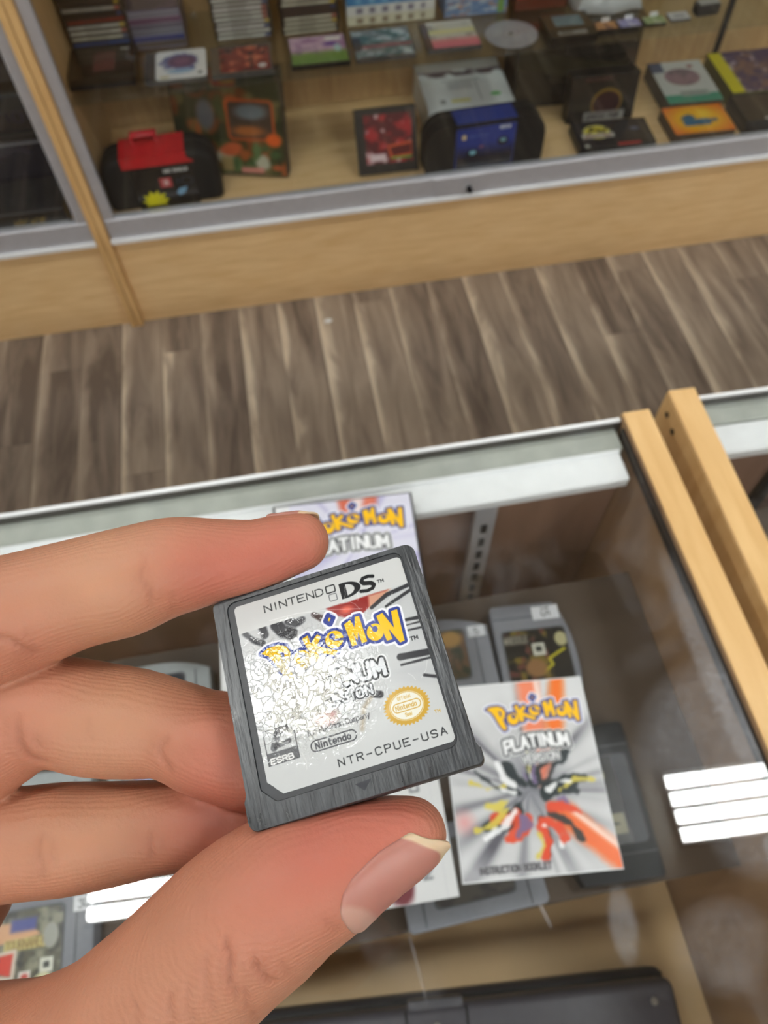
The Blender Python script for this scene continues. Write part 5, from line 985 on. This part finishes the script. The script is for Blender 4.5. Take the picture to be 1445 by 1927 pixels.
def normals(V, Q):
    n = np.cross(V[Q[:, 2]]-V[Q[:, 0]], V[Q[:, 3]]-V[Q[:, 1]]); out = np.zeros_like(V)
    for k in range(4): np.add.at(out, Q[:, k], n)
    return out/(np.linalg.norm(out, axis=1, keepdims=True)+1e-12)
NV = normals(V, Q)
gi = np.clip(((V-LO)/HS).round().astype(int), 0, GN-1); names = list(CH); which = np.argmin(np.stack([FD[n][tuple(gi.T)] for n in names]+[palm[tuple(gi.T)]+.0], 0), 0)
PXY = np.stack([V[:, 0]/V[:, 2]*F+CX, V[:, 1]/V[:, 2]*F+CY], -1); face = (NV*V).sum(1)/np.linalg.norm(V, axis=1)
front = np.clip(-face*4, 0, 1)
CREASES = [('index', [(274, 1030), (266, 1084), (279, 1112), (290, 1150)], .42, 8, .8), ('index', [(318, 1105), (330, 1150)], .2, 7, .4), ('index', [(252, 1060), (250, 1120)], .15, 9, .3), ('index', [(-20, 1190), (30, 1212), (80, 1236)], .45, 9, .8), ('index', [(40, 1180), (70, 1225)], .2, 8, .4),
           ('middle', [(34, 1335), (34, 1395), (62, 1425), (92, 1440)], .6, 9, .9), ('middle', [(315, 1378), (301, 1413), (322, 1462)], .4, 9, .7), ('middle', [(60, 1380), (75, 1418)], .3, 8, .5), ('middle', [(165, 1345), (172, 1400)], .14, 8, .3),
           ('ring', [(80, 1560), (74, 1610), (82, 1670)], .4, 8, .7), ('ring', [(286, 1560), (282, 1590), (290, 1625)], .4, 7, .7), ('ring', [(100, 1570), (98, 1640)], .18, 8, .4), ('ring', [(300, 1568), (304, 1605)], .2, 6, .4),
           ('thumb', [(424, 1755), (429, 1800), (433, 1850), (446, 1895)], .8, 7, .8), ('thumb', [(466, 1790), (484, 1820), (506, 1846), (524, 1852)], .8, 7, .8), ('thumb', [(385, 1785), (388, 1850), (402, 1915)], .45, 8, .4), ('thumb', [(324, 1855), (318, 1900), (328, 1955)], .5, 8, .5), ('thumb', [(250, 1870), (254, 1910), (266, 1950)], .3, 9, .3), ('thumb', [(452, 1845), (464, 1885), (482, 1920)], .5, 7, .5), ('thumb', [(352, 1835), (352, 1895), (364, 1950)], .3, 8, .3), ('thumb', [(596, 1715), (622, 1745), (644, 1762)], .3, 8, .3), ('thumb', [(520, 1800), (540, 1826), (560, 1834)], .35, 7, .3)]
dark = np.zeros(len(V)); disp = np.zeros(len(V))
for n, pl, dep, wpx, dk in CREASES:
    m = (which == names.index(n))*front
    d = np.full(len(V), 1e9); tt = np.zeros(len(V)); ns_ = len(pl)-1
    W_ = PXY+2.5*np.stack([np.sin(PXY[:, 1]*.11+wpx), np.sin(PXY[:, 0]*.09)], -1)
    for q_, (a, b) in enumerate(zip(pl[:-1], pl[1:])):
        a = np.array(a, float); e = np.array(b, float)-a; t = np.clip(((W_-a)@e)/(e@e), 0, 1); dd = np.linalg.norm(W_-a-t[:, None]*e, axis=1); cl = dd < d; d[cl] = dd[cl]; tt[cl] = (q_+t[cl])/ns_
    m = m*np.clip(np.sin(np.pi*tt)*1.6, 0, 1); wpx *= .62; dk *= .75 if n == 'thumb' else .5; dep *= .75
    g_ = np.exp(-(d/wpx)**2)*m; disp -= dep*g_; disp += dep*.28*np.exp(-((d-wpx*2.4)/(wpx*1.3))**2)*m; dark = np.maximum(dark, (np.exp(-(d/wpx)**2)*.55+.45*np.exp(-(d/(wpx*4))**2))*m*dk)
V = V+NV*disp[:, None]; NV = normals(V, Q)
# pigment: pinker pads, paler middle phalanges, reddish folds with crease shade painted in
def near(p, r): q = np.array(cm(*p)); return np.exp(-(np.linalg.norm(V-q, axis=1)/r)**2)
base = lin((184, 128, 102)); pink = lin((184, 98, 84)); pale = lin((196, 146, 115)); foldc = lin((124, 56, 40))
kp = np.clip(near((540, 1050, 114), 9)+.8*near((380, 1080, 114), 8)+.8*near((430, 1420, 116), 9)+.7*near((400, 1560, 118), 9)+.9*near((640, 1580, 100), 9)+.7*near((760, 1540, 102), 7)+.5*near((500, 1680, 97), 10)+.35*near((60, 1250, 112), 9)+.3*near((20, 1420, 116), 8), 0, 1)
kl = np.clip(near((200, 1080, 112), 12)+near((200, 1330, 116), 11)+.8*near((150, 1560, 118), 11), 0, 1)*.6
rn = np.random.RandomState(2); gsz = (HI-LO)/4.0; G = rn.rand(*(np.ceil(gsz).astype(int)+2)); u = (V-LO)/4.0; i = np.clip(u.astype(int), 0, np.array(G.shape)-2); fu = u-i; mott = 0
for o in np.ndindex(2, 2, 2): mott = mott+G[i[:, 0]+o[0], i[:, 1]+o[1], i[:, 2]+o[2]]*np.prod([fu[:, k] if o[k] else 1-fu[:, k] for k in range(3)], 0)
C = base[None]*(1-kl[:, None])+pale[None]*kl[:, None]; C = C*(1-kp[:, None]*.75)+pink[None]*kp[:, None]*.75; C = C*(1-.65*dark[:, None])+foldc[None]*.65*dark[:, None]; C = C*(.95+.1*mott[:, None])
def skin_mat():
    m, nt, b = nodes('skin')
    a = N(nt, 'ShaderNodeVertexColor'); a.layer_name = 'Col'; nt.links.new(a.outputs[0], b.inputs['Base Color'])
    b.inputs['Subsurface Weight'].default_value = .25; b.inputs['Subsurface Radius'].default_value = (1.0, .35, .2); b.inputs['Subsurface Scale'].default_value = .0016
    b.inputs['Roughness'].default_value = .5; b.inputs['Specular IOR Level'].default_value = .35
    tc = N(nt, 'ShaderNodeTexCoord'); no = N(nt, 'ShaderNodeTexNoise'); no.inputs['Scale'].default_value = 1500; no.inputs['Detail'].default_value = 4; nt.links.new(tc.outputs['Object'], no.inputs[0])
    wv = N(nt, 'ShaderNodeTexWave'); wv.wave_type = 'RINGS'; wv.inputs['Scale'].default_value = 560; wv.inputs['Distortion'].default_value = 3; wv.inputs['Detail'].default_value = 1; wv.inputs['Detail Scale'].default_value = .4
    nt.links.new(tc.outputs['Object'], wv.inputs[0])
    ad = N(nt, 'ShaderNodeMath', operation='MULTIPLY_ADD'); ad.inputs[1].default_value = .3; nt.links.new(wv.outputs['Fac'], ad.inputs[0]); nt.links.new(no.outputs[0], ad.inputs[2])
    bp = N(nt, 'ShaderNodeBump'); bp.inputs['Strength'].default_value = .45; bp.inputs['Distance'].default_value = .0002; nt.links.new(ad.outputs[0], bp.inputs['Height']); nt.links.new(bp.outputs[0], b.inputs['Normal'])
    return m
def grid_obj(name, V, Q, C, m, parent=None):
    me = bpy.data.meshes.new(name); me.vertices.add(len(V)); me.vertices.foreach_set('co', (V*mm).astype(np.float32).ravel())
    me.loops.add(Q.size); me.loops.foreach_set('vertex_index', Q.astype(np.int32).ravel()); me.polygons.add(len(Q)); me.polygons.foreach_set('loop_start', np.arange(0, Q.size, 4, dtype=np.int32))
    me.polygons.foreach_set('use_smooth', [True]*len(Q)); me.update(calc_edges=True); me.validate()
    ca = me.color_attributes.new('Col', 'FLOAT_COLOR', 'POINT'); ca.data.foreach_set('color', np.concatenate([C, np.ones((len(C), 1))], 1).astype(np.float32).ravel())
    me.materials.append(m); o = link(bpy.data.objects.new(name, me))
    if parent is not None: o.parent = parent
    return o
hand = thing('hand', "person's left hand pinching the small game cartridge by its top and bottom edges", 'hand')
hand.matrix_world = CAMM
SK = skin_mat(); grid_obj('skin', V, Q, C, SK, hand)
# nails
def skin_r(o, dirv, rmax=11.0):
    """distance from a point on the finger's axis to the skin along a direction"""
    for r_ in np.arange(1.0, rmax, .1):
        p = (o+dirv*r_-LO)/HS; i = p.astype(int); f = p-i; v = 0
        for c_ in np.ndindex(2, 2, 2): v += D[i[0]+c_[0], i[1]+c_[1], i[2]+c_[2]]*np.prod([f[k] if c_[k] else 1-f[k] for k in range(3)])
        if v > 0: return r_ if r_ > 1.0 else 0.0
    return 0.0
def nail(name, p0, p1, z0, z1, table, s1, curl, free=.9):
    """nail plate along the finger axis p0->p1 (px); table rows: s mm, least radius mm, middle angle (0 = to the camera, + = down-right), half angle"""
    a0, a1 = np.array(cm(*p0, z0)), np.array(cm(*p1, z1)); ax_ = (a1-a0)/np.linalg.norm(a1-a0); zc = np.array([0, 0, -1.]); zc -= ax_*(zc@ax_); zc /= np.linalg.norm(zc); pd = np.cross(ax_, zc)
    if pd[1] < 0: pd = -pd
    T = np.array(table, float); ns, na = 44, 36; s0 = T[0, 0]; P = []; Cc = []; RR = np.zeros((ns, na)); SS = np.zeros((ns, na)); TH = np.zeros((ns, na))
    for i in range(ns):
        for j in range(na):
            v = -1+2*j/(na-1); f = i/(ns-1); s = s0+f*(s1-curl*v*v-s0); SS[i, j] = s
            TH[i, j] = math.radians(np.interp(s, T[:, 0], T[:, 2])+np.interp(s, T[:, 0], T[:, 3])*v)
            rs = skin_r(a0+ax_*s, math.cos(TH[i, j])*zc+math.sin(TH[i, j])*pd); RR[i, j] = max(rs+.28, np.interp(s, T[:, 0], T[:, 1]))
    for _ in range(3): RR[1:-1, 1:-1] = (RR[1:-1, 1:-1]*2+RR[:-2, 1:-1]+RR[2:, 1:-1]+RR[1:-1, :-2]+RR[1:-1, 2:])/6
    for lay in (0, 1):
        for i in range(ns):
            for j in range(na):
                v = -1+2*j/(na-1); f = i/(ns-1); edge = max(0, abs(v)-.84)/.16; rr = RR[i, j]-.30*edge**2-(.4 if lay else 0)-.3*max(0, (.05-f)/.05)
                P.append(a0+ax_*SS[i, j]+rr*(math.cos(TH[i, j])*zc+math.sin(TH[i, j])*pd))
                tip = np.clip((f-(free-.02*v*v))/.025, 0, 1); lun = np.clip((.24-.18*v*v-f)/.05, 0, 1)
                c = lin((178, 120, 108))*(1-lun*.6)+lin((200, 164, 148))*lun*.6; c = c*(1-tip)+lin((214, 188, 156))*tip; Cc.append(c)
    P = np.array(P); idx = np.arange(ns*na).reshape(ns, na); q = np.stack([idx[:-1, :-1], idx[:-1, 1:], idx[1:, 1:], idx[1:, :-1]], -1).reshape(-1, 4); q = np.concatenate([q, q[:, ::-1]+ns*na])
    rim = list(idx[0])+list(idx[1:, -1])+list(idx[-1, ::-1][1:])+list(idx[::-1, 0][1:-1]); rim = np.array(rim); nx_ = np.roll(rim, -1); q = np.concatenate([q, np.stack([rim, rim+ns*na, nx_+ns*na, nx_], -1)])
    m = MATS.get('nail')
    if m is None:
        m, nt, b = nodes('nail'); a = N(nt, 'ShaderNodeVertexColor'); a.layer_name = 'Col'; nt.links.new(a.outputs[0], b.inputs['Base Color']); b.inputs['Roughness'].default_value = .38; b.inputs['Subsurface Weight'].default_value = .2; b.inputs['Subsurface Scale'].default_value = .001; MATS['nail'] = m
    return grid_obj(name, P, q, np.array(Cc), m, hand)
nail('thumbnail', (608, 1640), (772, 1570), 105.6, 105.6, [(2.0, 0, 56, 40), (3.4, 0, 48, 46), (5.2, 0, 43, 50), (9.8, 6.2, 38, 57), (14.3, 4.9, 33, 58), (18.6, 3.7, 40, 50)], 18.5, 4.0, .885)['label'] = 'pink thumbnail with a pale free edge'
nail('fingernail', (480, 1045), (563, 1020), 119.5, 119.5, [(3.5, 0, -128, 44), (6, 0, -126, 48), (9, 4.6, -124, 48), (12.2, 3.8, -122, 42)], 11.6, 2.0, .86)['label'] = 'fingernail at the tip of the index finger'
MB().prism([(-.012, -.006), (.004, -.009), (.013, .0), (.006, .008), (-.009, .006)], 0, .0016, .0005, 1).build('scrap', WHT, (lambda t: (setattr(t, 'location', (.083, 1.565, .0002)), t)[1])(thing('paper_scrap', 'tiny white scrap of paper lying on the floor planks near the wall case', 'scrap')))
